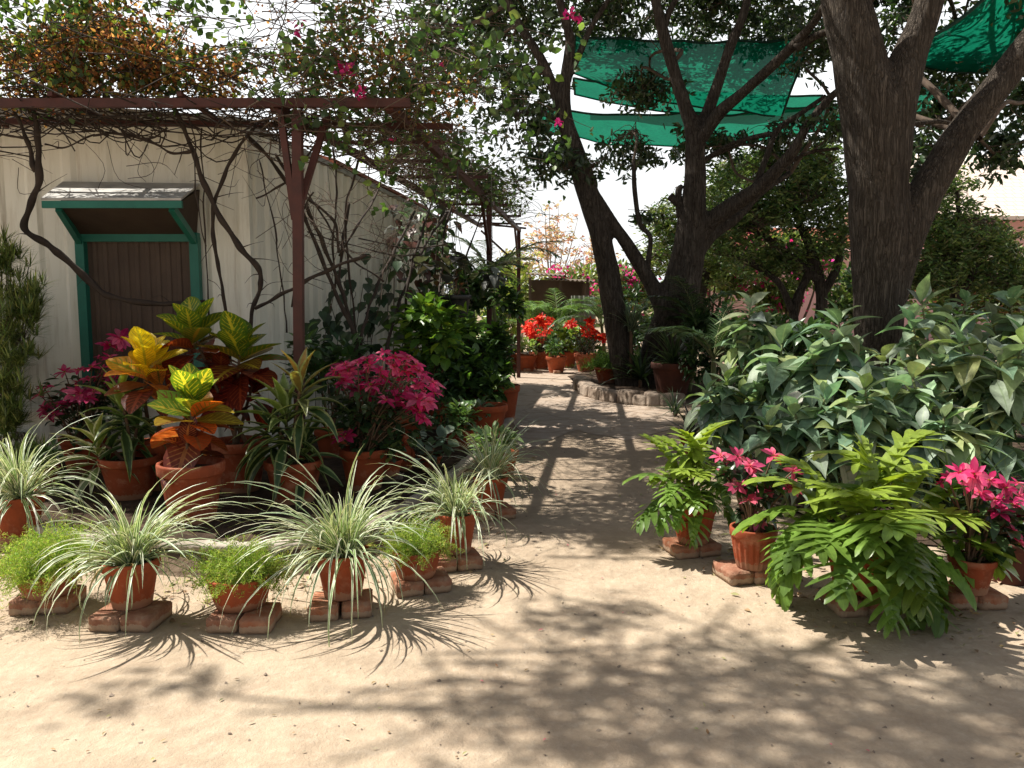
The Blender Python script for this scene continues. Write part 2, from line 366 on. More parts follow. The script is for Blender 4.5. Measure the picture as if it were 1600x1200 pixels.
RUST = mat_simple('red_oxide_steel', (.085, .027, .02), (.055, .02, .016), 7., .6, .002, 40., .35)
GREENW = mat_simple('green_paint', (.012, .115, .085), (.018, .15, .11), 5., .5, .001, 30., .35)
DARKP = mat_simple('brown_panel', (.10, .07, .052), (.075, .052, .04), 3., .75, .001, 30.)
SOFFIT = mat_simple('soffit_board', (.045, .03, .022), (.06, .042, .03), 4., .8)
SHEET = mat_simple('weathered_sheet', (.48, .47, .44), (.30, .29, .27), 5., .75, .003, 40., .3)
BARKB = mat_bark('bark_grey_brown', (.10, .082, .067), (.07, .056, .045), (.15, .125, .10), 11., .75)
BARKA = mat_bark('bark_dark', (.06, .048, .039), (.085, .07, .058), (.14, .118, .097), 9., .8, .02)
VINEB = mat_simple('vine_bark', (.05, .036, .027), (.03, .022, .018), 12., .9, .006, 60.)
TWIG = mat_simple('twig_bark', (.12, .085, .06), (.075, .055, .042), 12., .9, .003, 60.)
STEMG = mat_simple('green_stem', (.10, .15, .05), (.14, .12, .06), 12., .6, .001, 60.)
STEMR = mat_simple('reddish_stem', (.16, .09, .05), (.11, .075, .05), 12., .7, .001, 60.)
BLACKP = mat_simple('black_plastic', (.012, .012, .013), (.02, .02, .02), 12., .45, .001, 60., .4)
HEM = mat_simple('dark_hem', (.008, .03, .022), (.012, .045, .03), 12., .8, .001, 60.)
ROPE = mat_simple('grey_rope', (.10, .09, .08), (.16, .15, .13), 12., .9, .001, 60.)
CONC = mat_simple('old_concrete', (.36, .35, .32), (.25, .24, .22), 3., .9, .006, 25.)
PINKW = mat_simple('pink_plaster', (.70, .44, .44), (.64, .39, .39), 1.2, .85, .003, 25.)
WHITEW = mat_simple('white_plaster', (.74, .70, .66), (.66, .62, .58), 1.2, .85, .003, 25.)
RTILE = mat_rooftile('pale_roof_tile', (.78, .66, .58), (.68, .56, .49))
RTILE2 = mat_rooftile('red_roof_tile', (.40, .14, .085), (.32, .11, .07))
LITTER = leafmat('fallen_leaf', 'plain', .7, .1)

L_CROTON = leafmat('croton_leaf', 'vein', .32, .46, .5, nv=9., lat=.24, tw=(1.4, 1.25, .5))
L_CORD = leafmat('cordyline_leaf', 'margin', .36, .30, .5, thr=.62)
L_GRASS = leafmat('striped_grass_leaf', 'margin', .4, .25, .45, thr=.42, tw=(1.1, 1.15, .7))
L_FERN = leafmat('fern_needle', 'plain', .6, .4, .2)
L_XAN = leafmat('philodendron_leaf', 'plain', .3, .38, .55, tw=(1.35, 1.3, .45))
L_BRACT = leafmat('poinsettia_bract', 'plain', .5, .42, .25, tw=(1.25, .75, 1.))
L_DARK = leafmat('dark_leaf', 'plain', .36, .25, .45)
L_BIG = leafmat('broad_grey_leaf', 'plain', .48, .28, .35, tw=(1.15, 1.3, .75))
L_SHRUB = leafmat('shrub_leaf', 'plain', .38, .36, .45)
L_BOUG = leafmat('bougainvillea_leaf', 'plain', .45, .42, .35, tw=(1.2, 1.28, .6))
L_DRY = leafmat('dry_bract', 'plain', .7, .55, .15, tw=(1.3, 1.1, .8))
L_PINK = leafmat('pink_bract', 'plain', .6, .5, .2, tw=(1.2, .8, 1.1))
L_TREE = leafmat('tree_leaf', 'plain', .34, .22, .5, tw=(1.2, 1.5, .5))
L_TREE2 = leafmat('fine_tree_leaf', 'plain', .42, .34, .4)
L_PALM = leafmat('palm_leaflet', 'plain', .35, .28, .5)
L_BAMB = leafmat('pale_bamboo_leaf', 'plain', .5, .5, .3, tw=(1.2, 1.15, .8))

R = lambda s: np.random.default_rng(s)
def mixc(rng, n, *cols, jit=.15):
    """random colour from a palette, per leaf"""
    c = A(cols)[rng.integers(0, len(cols), n)]
    return np.clip(c*(1+rng.normal(0, jit, (n, 1)))*(1+rng.normal(0, jit*.3, (n, 3))), .002, .95)
def unit(rng, n):
    d = rng.normal(size=(n, 3)); return d/np.linalg.norm(d, axis=1)[:, None]
def in_blobs(rng, n, blobs, shell=.45):
    """blobs: rows cx,cy,cz,rx,ry,rz -> points + outward directions"""
    B = A(blobs); w = B[:, 3]*B[:, 4]+B[:, 3]*B[:, 5]; k = rng.choice(len(B), n, p=w/w.sum()); d = unit(rng, n)
    r = (shell+(1-shell)*rng.random(n))[:, None]
    return B[k, :3]+d*B[k, 3:]*r, d
def clump(rng, c, rad, k, frac=.45):
    """k random sub-blobs filling an ellipsoid"""
    c, rad = A(list(c)), A(rad); d = unit(rng, k)*(rng.random(k)**.5)[:, None]*.8
    s = frac*(.6+.6*rng.random(k))[:, None]
    return np.hstack([c+d*rad, np.maximum(rad*s, rad.min()*frac*.5)])

# ================================================================== THE SETTING
m = MB(); N = 60; xs = np.concatenate([[-250], np.linspace(-12, 14, N), [250]]); ys = np.concatenate([[-40], np.linspace(-1, 34, N), [300]])
X, Y = np.meshgrid(xs, ys); Z = np.zeros_like(X)
W = len(xs); i = (np.arange(len(ys)-1)*W)[:, None]+np.arange(W-1)[None, :]; i = i.ravel()
m.add(np.stack([X, Y, Z], 2).reshape(-1, 3), [np.stack([i, i+1, i+W+1, i+W], 1)])
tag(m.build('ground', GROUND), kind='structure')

def poly_sheet(name, pts, z, mat, jit=0., seed=0):
    rng = R(seed); P = []
    for a, b in zip(pts, pts[1:]+pts[:1]):
        a, b = A(list(a)), A(list(b)); k = max(2, int(np.linalg.norm(b-a)/.25))
        for t in np.arange(k)/k: P.append(a+(b-a)*t+rng.normal(0, jit, len(a))*[1, 1, 0][:len(a)])
    bm = bmesh.new(); vs = [bm.verts.new((p[0], p[1], z)) for p in P]; f = bm.faces.new(vs)
    if f.normal.z < 0: f.normal_flip()
    bmesh.ops.triangulate(bm, faces=[f]); me = bpy.data.meshes.new(name); bm.to_mesh(me); bm.free(); me.materials.append(mat)
    o = bpy.data.objects.new(name, me); COL.objects.link(o); return o
pp = [G(*q) for q in [(772, 690), (803, 645), (812, 606), (790, 586), (700, 578), (700, 571), (1020, 571), (1010, 600), (1062, 640), (1050, 668), (980, 690), (900, 672), (830, 700)]]
tag(poly_sheet('path', pp, .006, PATH, .03, 3), kind='structure')

# raised bed on the left: soil and whitewashed kerb
KZ = .165
kline = [G(u, v, KZ) for u, v in [(-260, 770), (-60, 790), (80, 822), (240, 842), (400, 848), (520, 836), (615, 796), (705, 738), (760, 690), (797, 652)]]
ks = spline(kline, 16)
inner = [tuple(p) for p in ks]
soil = [Vector((p[0], p[1], 0)) for p in ks]+[Vector((-.6, 14, 0)), Vector((-8, 14, 0)), Vector((-8, 5.5, 0))]
tag(poly_sheet('bed_soil', soil, .13, SOIL), kind='structure')
rk = R(5); rows = []; rows2 = []
for k, p in enumerate(ks):
    t = ks[min(k+1, len(ks)-1)]-ks[max(k-1, 0)]; t[2] = 0; t /= np.linalg.norm(t); nrm = A([t[1], -t[0], 0])   # outward (towards camera/path)
    j = rk.normal(0, .006, 4)
    b_ = 1+.25*mnoise.noise(Vector(p)*2.3); w_ = .05*b_
    rows.append([p+nrm*w_+A([0, 0, -.035]), p+nrm*(w_+j[0])+A([0, 0, -.008]), p+nrm*(w_-.02)+A([0, 0, j[2]*.7]), p-nrm*(w_-.015)+A([0, 0, j[1]*.7]), p-nrm*w_+A([0, 0, -.015]), p-nrm*w_+A([0, 0, -.06])])
    q_ = mnoise.noise(Vector(p)*5.)*.03
    rows2.append([p+nrm*(.13+q_)+A([0, 0, -KZ-.02]), p+nrm*(.085+q_*1.3)+A([0, 0, -KZ+.035]), p+nrm*(.05+q_)+A([0, 0, -.09]), p+nrm*.035+A([0, 0, -.03]), p-nrm*.04+A([0, 0, -.035]), p-nrm*.05+A([0, 0, -KZ-.02])])
def strip(rows):
    m = MB(); V = A(rows).reshape(-1, 3); n = len(rows); q = (np.arange(n-1)*6)[:, None]+np.arange(5)[None, :]; q = q.ravel()
    m.add(V, [np.stack([q, q+1, q+7, q+6], 1)]); return m
tag(strip(rows2).build('kerb_bank', BANK), kind='structure'); m = strip(rows)
tag(m.build('bed_kerb', KERB), kind='structure')

kl_ = [(-40, 950), (250, 930), (450, 925), (600, 890), (700, 860), (760, 800), (800, 720)]; kr_ = [(1060, 720), (1080, 830), (1180, 880), (1330, 950), (1450, 960), (1620, 960)]
# ground litter: dry leaves, bits and pebbles
m = MB(); rg = R(11); n = 800
X = rg.uniform(-4.5, 4.5, n); Yv = 2.2+rg.random(n)**1.6*12; base = np.stack([X, Yv, np.full(n, .006)], 1)
blades(m, base, rg.uniform(0, 6.3, n), rg.uniform(0, .25, n), rg.uniform(.008, .03, n), rg.uniform(.002, .006, n), rg.uniform(0, .8, n), [.1, 1, .8, .05], mixc(rg, n, (.35, .22, .1), (.50, .40, .28), (.2, .12, .06), (.3, .2, .1), (.3, .3, .12), (.5, .12, .16)))
for pts, nn in ((kl_, 420), (kr_, 380)):
    q = spline([G(*p) for p in pts], 8); q = q[rg.integers(0, len(q), nn)]+rg.normal(0, .2, (nn, 3)); q[:, 2] = .008
    blades(m, q, rg.uniform(0, 6.3, nn), rg.uniform(0, .35, nn), rg.uniform(.015, .06, nn), rg.uniform(.004, .013, nn), rg.uniform(0, .9, nn), [.1, .9, 1, .6, .05], mixc(rg, nn, (.22, .13, .07), (.34, .22, .11), (.14, .085, .05), (.42, .33, .2), (.25, .24, .10)), roll=rg.normal(0, .4, nn))
tag(m.build('leaf_litter', LITTER), 'scattered dry leaf bits lying on the sandy earth path', 'leaf litter', kind='stuff')
m = MB(); n = 1500; X = rg.uniform(-4.5, 4.5, n); Yv = 2.2+rg.random(n)**1.5*10
for x, y in zip(X, Yv):
    s = rg.uniform(.002, .0085)*(1.8 if rg.random() < .04 else 1); d = rg.normal(0, .25, (6, 3))*s
    v = A([[s, 0, 0], [0, s, 0], [-s, 0, 0], [0, -s, 0], [0, 0, s*.8], [0, 0, -s*.3]])+d+A([x, y, .002])
    m.add(v, [[[0, 1, 4], [1, 2, 4], [2, 3, 4], [3, 0, 4]]])
tag(m.build('gravel', STONE), 'small stones and grit scattered over the earth', 'gravel', kind='stuff')

# ================================================================== SHED
def corrug(mb, p, q, z0, z1, pitch, dep, nrm, duty=.55, slope=.12):
    p, q = A(p), A(q); L = np.linalg.norm(q-p); t = (q-p)/L; pts = []; s = 0
    while s < L:
        for ds, d in ((0, 0), (pitch*duty, 0), (pitch*(duty+slope), dep), (pitch*(1-slope), dep)):
            if s+ds <= L: pts.append((s+ds, d))
        s += pitch
    pts.append((L, 0)); pts = A(pts); P = p+pts[:, :1]*t+pts[:, 1:]*A(nrm); n = len(P)
    lo = np.hstack([P, np.full((n, 1), z0)]); hi = np.hstack([P, np.full((n, 1), z1)]); k = np.arange(n-1)
    mb.add(np.vstack([lo, hi]), [np.stack([k, k+1, k+1+n, k+n], 1)])
WY = 7.0; CX = -2.30; SD = A([.12, .9928]); SL = 8.4
shed = thing('shed', (-4, 9, 0), 'cream corrugated metal shed behind the vines with a green framed window', 'shed')
c0 = A([CX, WY]); c1 = c0+SD*SL
m = MB(); corrug(m, [-9, WY], [CX, WY], 0, 3.02, .31, .022, [0, -1]); m.build('front_wall', WALL, shed, False)
m = MB(); corrug(m, c0, c1, 0, 3.02, .26, .03, [.9928, -.12]); m.build('side_wall', WALL, shed, False)
m = MB(); corrug(m, c1, [-9, c1[1]], 0, 3.02, .3, .03, [0, 1]); m.build('back_wall', WALL, shed, False)
m = MB(); box(m, (CX+.012, WY-.012, 1.51), (.09, .09, 3.03)); m.build('corner_trim', WALL, shed, False)
m = MB()
lo = [(-9, WY-.10, 3.03), (CX+.03, WY-.10, 3.03), (c1[0]+.03, c1[1], 3.03), (-9, c1[1], 3.03)]
hexa(m, lo, [(x, y, z+.05+(.0 if k in (1, 2) else .5)) for k, (x, y, z) in enumerate(lo)]); m.build('roof', SHEET, shed, False)
m = MB(); a = at(470, 262, 9.5); 
hexa(m, [(-2.6, 9.3, 3.10), (-1.98, 9.3, 3.10), (-1.42, 14.0, 3.10), (-2.6, 14, 3.10)], [(-2.9, 9.3, 3.4), (-2.0, 9.3, 3.15), (-1.44, 14, 3.15), (-2.9, 14, 3.4)])
m.build('tiled_roof', RTILE2, shed, False)
# window with its frame, lintel, panel
x0, x1 = at(133, 480, WY).x, at(320, 480, WY).x; zt = at(200, 372, WY).z; zb = .75
wy = WY-.075
win = MB()
for x in (x0+.035, x1-.035): box(win, (x, wy, (zb+zt)/2), (.075, .07, zt-zb))
box(win, ((x0+x1)/2, wy-.004, zt), (x1-x0, .07, .075)); box(win, ((x0+x1)/2, wy-.004, zb), (x1-x0, .09, .07))
wf = win.build('window', GREENW, shed, False)
m = MB(); corrug(m, [x0+.07, wy+.03], [x1-.07, wy+.03], zb, zt, .09, .012, [0, -1], .45, .1); m.build('panel', DARKP, wf, False)
m = MB(); box(m, ((x0+x1)/2, WY-.045, zb-.3), (x1-x0+.2, .05, .5)); m.build('sill_panel', WALL, wf, False)
# awning
a0, a1 = at(64, 313, 6.35), at(283, 313, 6.35); b0, b1 = at(98, 287, WY-.04), at(312, 290, WY-.04)
aw = MB(); hexa(aw, [a0, a1, b1, b0], [p+Vector((0, 0, .018)) for p in (a0, a1, b1, b0)])
awn = aw.build('awning', SHEET, shed, False)
m = MB(); bar(m, a0+Vector((0, .02, -.03)), a1+Vector((0, .02, -.03)), .03, .055); m.build('fascia', GREENW, awn, False)
for pa, xx in ((a0, x0+.03), (a1, x1-.03)):
    m = MB(); s = .10 if pa is a0 else -.10
    bar(m, pa+Vector((s, .06, -.05)), Vector((xx, WY-.08, zt-.04)), .045, .06); m.build('bracket', GREENW, awn, False)
m = MB(); d = Vector((0, 0, -.035))
hexa(m, [a0+d+Vector((.1, .08, -.02)), a1+d+Vector((-.1, .08, -.02)), Vector((x1-.03, WY-.045, zt)), Vector((x0+.03, WY-.045, zt))], [a0+d+Vector((.1, .08, 0)), a1+d+Vector((-.1, .08, 0)), b1+d, b0+d])
m.build('soffit', SOFFIT, awn, False)

# ================================================================== PERGOLA
PZ = 3.0
perg = thing('pergola', (-1.6, 6, 0), 'rusty red steel pergola frame carrying the bougainvillea beside the shed', 'pergola')
def part_bar(name, p, q, w, h, mat=RUST, par=None):
    m = MB(); bar(m, p, q, w, h); return m.build(name, mat, par or perg, False)
F0, F1 = at(-220, 161, 6.0), at(641, 161, 6.0)
part_bar('beam', F0, F1, .05, .062)
part_bar('beam', at(-220, 187, 6.7), at(708, 198, 6.7), .045, .045)
OB0, OB1 = Vector((F1.x-.16, 6.03, PZ-.03)), at(812, 360, 16.3)
part_bar('beam', OB0, OB1, .06, .07)
IB0 = at(428, 167, 6.03); IB1 = Vector((IB0.x+SD[0]*9.6, 6.03+SD[1]*9.6, PZ-.03)); part_bar('beam', IB0, IB1, .06, .06)
def on(a, b, Y): return a+(b-a)*((Y-a.y)/(b.y-a.y))
for k, yy in enumerate((7.6, 8.6, 9.7, 11.0, 12.4, 14.0, 15.4, 16.2)):
    p, q = on(IB0, IB1, min(yy, 15.5)), on(OB0, OB1, yy); q = q+(q-p).normalized()*(.12+.06*(k % 3))
    part_bar('crossbar', p+Vector((0, 0, .045)), q+Vector((0, 0, .045)), .035, .035)
for xx in np.linspace(-5.2, -2.4, 4): part_bar('crossbar', (xx, 5.95, PZ+.035), (xx, 6.95, PZ+.015), .035, .03)
pb = at(465, 640, 6.05); px = pb.x
part_bar('post', (px, 6.05, .0), (px+.06, 6.05, PZ-.06), .07, .07)
part_bar('brace', (px+.02, 6.05, 2.15), at(438, 172, 6.02), .045, .05); part_bar('brace', (px+.03, 6.07, 2.18), at(512, 178, 6.25), .045, .05)
for yy in (11.6, 16.1):
    q = on(OB0, OB1, yy); part_bar('post', (q.x, yy, 0), (q.x, yy, q.z-.02), .075, .075)
    part_bar('brace', (q.x, yy-.02, q.z-.75), on(OB0, OB1, yy-.8) - Vector((.0, 0, .02)), .04, .04)
q = on(OB0, OB1, 16.1); part_bar('brace', (q.x, 16.1, q.z-.7), q+Vector((-.75, 0, -.02)), .04, .04)

# ================================================================== FAR BUILDINGS
hs = thing('house', (14, 30, 0), 'long pink house with pale tiled roof showing behind the right hand trees', 'house')
m = MB(); box(m, (21, 31, 2.1), (13.4, 8, 4.2)); m.build('wall', PINKW, hs, False)
m = MB(); box(m, (21, 26.93, 3.05), (13.4, .12, .14)); m.build('string_course', WHITEW, hs, False)
m = MB(); hexa(m, [(14, 26.2, 4.15), (27, 26.2, 4.15), (27, 31, 6.9), (14, 31, 6.9)], [(14, 26.2, 4.27), (27, 26.2, 4.27), (27, 31, 7.05), (14, 31, 7.05)])
hexa(m, [(14, 31.01, 6.9), (27, 31.01, 6.9), (27, 35.8, 4.15), (14, 35.8, 4.15)], [(14, 31.01, 7.05), (27, 31.01, 7.05), (27, 35.8, 4.27), (14, 35.8, 4.27)])
m.build('roof', RTILE, hs, False)
m = MB(); hexa(m, [(6, 26.2, 3.25), (14.2, 26.2, 3.25), (14.2, 28.2, 3.95), (6, 28.2, 3.95)], [(6, 26.2, 3.35), (14.2, 26.2, 3.35), (14.2, 28.2, 4.07), (6, 28.2, 4.07)]); m.build('porch_roof', RTILE2, hs, False)
m = MB(); box(m, (10.2, 28.3, 1.6), (7.8, 3, 3.2)); m.build('annex_wall', PINKW, hs, False)
for xx in (16, 19.5, 23):
    m = MB(); box(m, (xx, 26.96, 1.7), (1.3, .1, 1.5)); w_ = m.build('window', WHITEW, hs, False)
    m = MB(); box(m, (xx, 26.9, 1.7), (1.1, .03, 1.3)); m.build('pane', DARKP, w_, False)
# little pump hut beyond the path
YH = 22.0
hut = thing('hut', (at(872, 470, YH).x, YH+1, 0), 'small dark hut with a tilted corrugated roof beyond the red poinsettias', 'hut')
h0, h1 = at(828, 440, YH), at(922, 443, YH)
def wavesheet(mb, p, q, back, pitch=.12, amp=.022, th=.02):
    p, q, back = A(list(p)), A(list(q)), A(list(back)); L = np.linalg.norm(q-p); n = int(L/pitch*6)+1; t = np.linspace(0, 1, n)
    P = p+(q-p)*t[:, None]; P[:, 2] += amp*np.sin(t*L/pitch*2*math.pi); Q = P+back; V = np.vstack([P, Q, P-[0, 0, th], Q-[0, 0, th]]); k = np.arange(n-1)
    mb.add(V, [np.stack([k, k+1, k+1+n, k+n], 1), np.stack([k+2*n, k+3*n, k+1+3*n, k+1+2*n], 1), np.stack([k, k+2*n, k+1+2*n, k+1], 1), np.stack([k+n, k+n+1, k+1+3*n, k+3*n], 1)])
m = MB(); wavesheet(m, at(824, 428, YH-.5), at(886, 431, YH-.5), (0, 2.6, .12)); m.build('roof_sheet', mat_simple('rusted_sheet', (.16, .12, .09), (.09, .065, .05), 4., .8), hut)
m = MB(); wavesheet(m, at(858, 436, YH-.55), at(932, 440, YH-.55), (0, 2.6, .1)); m.build('roof_sheet', bpy.data.materials['rusted_sheet'], hut)
m = MB(); box(m, ((h0.x+h1.x)/2, YH+1.6, 1.08), (h1.x-h0.x, .12, 2.15)); m.build('back_wall', DARKP, hut, False)
m = MB(); box(m, (h1.x-.05, YH+.8, 1.02), (.1, 1.4, 2.04)); m.build('side_wall', DARKP, hut, False)
for xx in (h0.x, (h0.x+h1.x)/2, h1.x-.1):
    m = MB(); bar(m, (xx, YH-.3, 0), (xx, YH-.3, 2.16), .07); m.build('post', DARKP, hut, False)
cw = MB(); p0, p1 = at(893, 500, 20.6), at(930, 462, 20.6); corrug(cw, [p0.x, 20.6], [p1.x, 20.6], 0, p1.z, .12, .03, [0, -1], .5, .1); box(cw, ((p0.x+p1.x)/2, 20.72, p1.z/2), (p1.x-p0.x, .12, p1.z))
tag(cw.build('screen_wall', CONC, None, False), 'low grey ribbed concrete wall in front of the small hut', 'wall')

# ================================================================== STONE RING of the middle tree
sb = MB(); rs = R(21)
cc = A(list(G(1010, 600))); ring = [G(u, v) for u, v in [(893, 604), (905, 616), (935, 626), (985, 634), (1035, 636), (1075, 630)]]
rp = spline(ring, 2)
for k in range(len(rp)-1):
    a, b = rp[k], rp[k+1]; t = b-a; L = np.linalg.norm(t); t = t/L; nn = A([t[1], -t[0], 0])
    h = .17+rs.uniform(-.04, .05); dpt = .26+rs.uniform(-.04, .04); o = nn*rs.uniform(-.03, .03)
    j = lambda: rs.normal(0, .012, 3)
    lo = [a+o+j(), b-t*.015+o+j(), b-t*.015-nn*dpt+j(), a-nn*dpt+j()]
    for q in lo: q[2] = -.01
    hexa(sb, lo, [q*A([1, 1, 0])+A([0, 0, h])+j()*.8+(cc-q)*A([1, 1, 0])*.02 for q in lo])
so = sb.build('stone_edging', RINGST, None, False); bv = so.modifiers.new('bevel', 'BEVEL'); bv.width = .045; bv.segments = 3
tag(so, 'low edging of rough stones round the bed of the forked tree', 'stone edging')
cen = [Vector((p[0], p[1]+.13, 0)) for p in rp]+[Vector((4.6, 13.5, 0)), Vector((4.2, 16.5, 0)), Vector((1.7, 16.3, 0)), Vector((1.05, 15.2, 0))]
tag(poly_sheet('tree_bed_soil', cen, .12, SOIL), kind='structure')
# right-hand soil under the shrubs
rsl = [G(*q) for q in [(1062, 700), (1120, 740), (1230, 800), (1400, 850), (1700, 870), (2300, 860)]]+[Vector((9, 13, 0)), Vector((3.4, 12.5, 0)), Vector((2.35, 9.6, 0))]
tag(poly_sheet('planting_soil', rsl, .012, SOIL, .02, 4), kind='structure')

# ================================================================== TREES
def px_path(pts, Y):
    """(u, v, radius px[, dY]) -> points and radii in metres"""
    P = [at(p[0], p[1], Y+(p[3] if len(p) > 3 else 0)) for p in pts]
    return P, [p[2]*q.y/F for p, q in zip(pts, P)]
def remesh(o, vox, it=4):
    r = o.modifiers.new('remesh', 'REMESH'); r.mode = 'VOXEL'; r.voxel_size = vox; r.use_smooth_shade = True
    s = o.modifiers.new('smooth', 'SMOOTH'); s.iterations = it; s.factor = .5
def crown_parts(root, rng, limbs, blobs, n, nl, L, W, cols, mat, twig_every=1, twig_r=.007, droop=(-1.3, .2), jit=.25, flat=1., shell=.2):
    """leaf clusters hung on twigs that grow from the nearest limb point"""
    LP = np.vstack([spline(l, 4) for l in limbs]); C, d = in_blobs(rng, n, blobs, shell)
    fm, tm = MB(), MB(); extra = []
    for b in blobs:
        for q in range(2 if max(b[3:]) > .7 else 1):
            c = A(b[:3])+rng.normal(0, .35, 3)*A(b[3:]); a = LP[np.argmin(((LP-c)**2).sum(1))]; ln = np.linalg.norm(c-a)
            if ln < .3: continue
            P = [a, a+(c-a)*.35+rng.normal(0, .1*ln, 3)+[0, 0, .1*ln], a+(c-a)*.7+rng.normal(0, .08*ln, 3)+[0, 0, .08*ln], c, c+(c-a)/ln*max(b[3:])*.5]
            tube(tm, P, [.012+.011*ln, .010+.009*ln, .008+.006*ln, .012, .006], 6, 5, .1, rng, cap=False); extra.append(spline(P, 5)[6:])
    if extra: LP = np.vstack([LP]+extra)
    for k in range(0, n, twig_every):
        c = C[k]; dd = LP-c; dd[:, 2] *= 1.4; a = LP[np.argmin((dd**2).sum(1)+rng.random(len(LP))*.15)]
        ln = np.linalg.norm(c-a)
        if ln < .08: continue
        mid = (a+c)/2+rng.normal(0, .12*min(ln, 1.5), 3)+[0, 0, .08*ln]
        tube(tm, [a, mid, c], [twig_r*(1+min(ln, 1)*.5), twig_r*.8, twig_r*.45], 4, 3, cap=False)
    k = np.repeat(np.arange(n), nl); N = len(k); B = C[k]+rng.normal(0, 1, (N, 3))*[.08, .08, .05]
    az = rng.uniform(0, 6.283, N); el = rng.uniform(droop[0], droop[1], N)
    dv = np.stack([np.cos(el)*np.cos(az), np.cos(el)*np.sin(az), np.sin(el)], 1); B = B-dv*.02
    leaf6(fm, B, dv, L*rng.uniform(.65, 1.2, N), W*rng.uniform(.75, 1.2, N), mixc(rng, N, *cols, jit=jit), rng)
    fm.build('crown', mat, root, True); tm.build('twigs', TWIG, root, True)
def blob(u, v, ru, rv, Y, sy=1.):
    c = at(u, v, Y); return [c.x, c.y, c.z, ru*Y/F, sy, rv*Y/F]
DKLEAF = [(.035, .06, .026), (.05, .085, .035), (.028, .05, .022), (.075, .11, .04)]

# ---- tree A: the forked tree in the stone ring
YA = 13.6
tA = thing('tree', tuple(G(1010, 588)), 'dark forked tree with several leaning trunks growing from the stone edged ring', 'tree')
rA = R(31); m = MB(); limbsA = []
def limbA(pts, sides=14, par=None, rough=.1):
    P, r = px_path(pts, YA); tube(par if par is not None else m, P, A(r)*.76, sides, 6, rough, rA); limbsA.append(P); return P
limbA([(990, 625, 30), (968, 540, 25), (957, 470, 24), (945, 400, 23), (930, 340, 22), (915, 290, 23), (895, 230, 20), (880, 170, 16), (884, 120, 12), (890, 60, 10), (874, 0, 9), (860, -90, 7)])
limbA([(893, 225, 14), (872, 160, 11), (850, 100, 10), (815, 45, 9), (788, -10, 8), (755, -90, 6)])
limbA([(915, 285, 13), (945, 330, 12), (975, 375, 13), (1003, 420, 15), (1024, 455, 17), (1038, 500, 22), (1030, 560, 30), (1020, 620, 38)])
limbA([(1028, 625, 45), (1046, 540, 38), (1066, 470, 31), (1078, 400, 28), (1083, 330, 26), (1086, 260, 22), (1084, 205, 19), (1070, 165, 14), (1050, 100, 12), (1036, 50, 12), (1022, -10, 10), (1000, -120, 7)])
limbA([(1012, 625, 28), (1018, 560, 26), (1040, 480, 20), (1062, 400, 18), (1072, 340, 16)])
limbA([(1086, 225, 15), (1104, 180, 13), (1122, 130, 11), (1142, 70, 10), (1162, 20, 9), (1180, -60, 8), (1205, -150, 6)])
limbA([(1090, 225, 14, -.05), (1122, 178, 13, -.3), (1160, 145, 11, -.6), (1205, 105, 11, -1.), (1245, 65, 10, -1.4), (1275, 30, 9, -1.8), (1310, -30, 8, -2.2)])
limbA([(1075, 400, 22), (1098, 358, 20), (1140, 325, 18, -.2), (1180, 298, 15, -.4), (1212, 268, 14, -.6), (1238, 238, 12, -.8), (1262, 196, 9, -.9), (1300, 150, 8, -1.), (1345, 120, 6, -1.2)])
limbA([(1078, 410, 18), (1110, 370, 13, .3), (1150, 340, 11, .6), (1190, 300, 8, .9), (1235, 270, 6, 1.2)])
tr = m.build('trunk', BARKA, tA); remesh(tr, .03, 5)
for pts in ([(1242, 75, 9, -1.4), (1285, 52, 7, -1.6), (1330, 40, 5, -1.8)], [(1176, 302, 7, -.4), (1196, 250, 6, -.4), (1214, 205, 6, -.4), (1250, 178, 5, -.5), (1290, 150, 4, -.5)],
            [(1214, 208, 5, -.4), (1180, 214, 5, -.3), (1140, 226, 4, -.1), (1096, 252, 5)], [(990, 250, 4), (992, 300, 5), (1000, 350, 5), (1016, 372, 5), (1012, 420, 6), (1018, 450, 7)],
            [(1076, 325, 8), (1060, 318, 8), (1046, 306, 8)], [(1062, 340, 7), (1060, 300, 7), (1066, 290, 5)],
            [(884, 130, 8), (905, 85, 7), (925, 40, 6), (950, 0, 5), (980, -60, 4)], [(1036, 45, 8), (1050, 10, 6), (1075, -30, 5)], [(878, 190, 6), (840, 175, 5), (800, 180, 4)],
            [(1085, 260, 6), (1120, 240, 5), (1165, 222, 4)], [(1210, 270, 5, -.6), (1260, 240, 4, -.6), (1310, 232, 3, -.6)]):
    b = MB(); limbA(pts, 8, b); b.build('branch', BARKA, tA)
# unseen limbs reaching forward above the picture, added to shade the garden
for pts in ([(1.2, 13.2, 6.3), (.4, 10.5, 7.4), (-.8, 8, 7.4), (-2.2, 6.0, 7.1), (-3.2, 5.0, 6.9), (-4.4, 4.7, 6.9)], [(-.8, 8, 7.4), (-1.6, 7.6, 7.8), (-2.6, 7.6, 7.9)],
            [(-2.2, 6.0, 7.1), (-2.3, 4.8, 6.8), (-1.9, 3.6, 6.5)], [(.4, 10.5, 7.4), (.5, 8.4, 7.2), (0, 6.6, 7.2), (-.9, 5.2, 7.1)], [(.4, 10.5, 7.4), (1.2, 9.4, 7.), (1.8, 8.8, 6.6)], [(.4, 10.5, 7.4), (-.8, 10.6, 7.6), (-2., 10.2, 7.5), (-3., 10.6, 7.6)]):
    b = MB(); P = [Vector(p) for p in pts]; limbsA.append(P); tube(b, P, np.linspace(.085, .015, len(P)), 8, 5, .1, rA); b.build('branch', BARKA, tA)
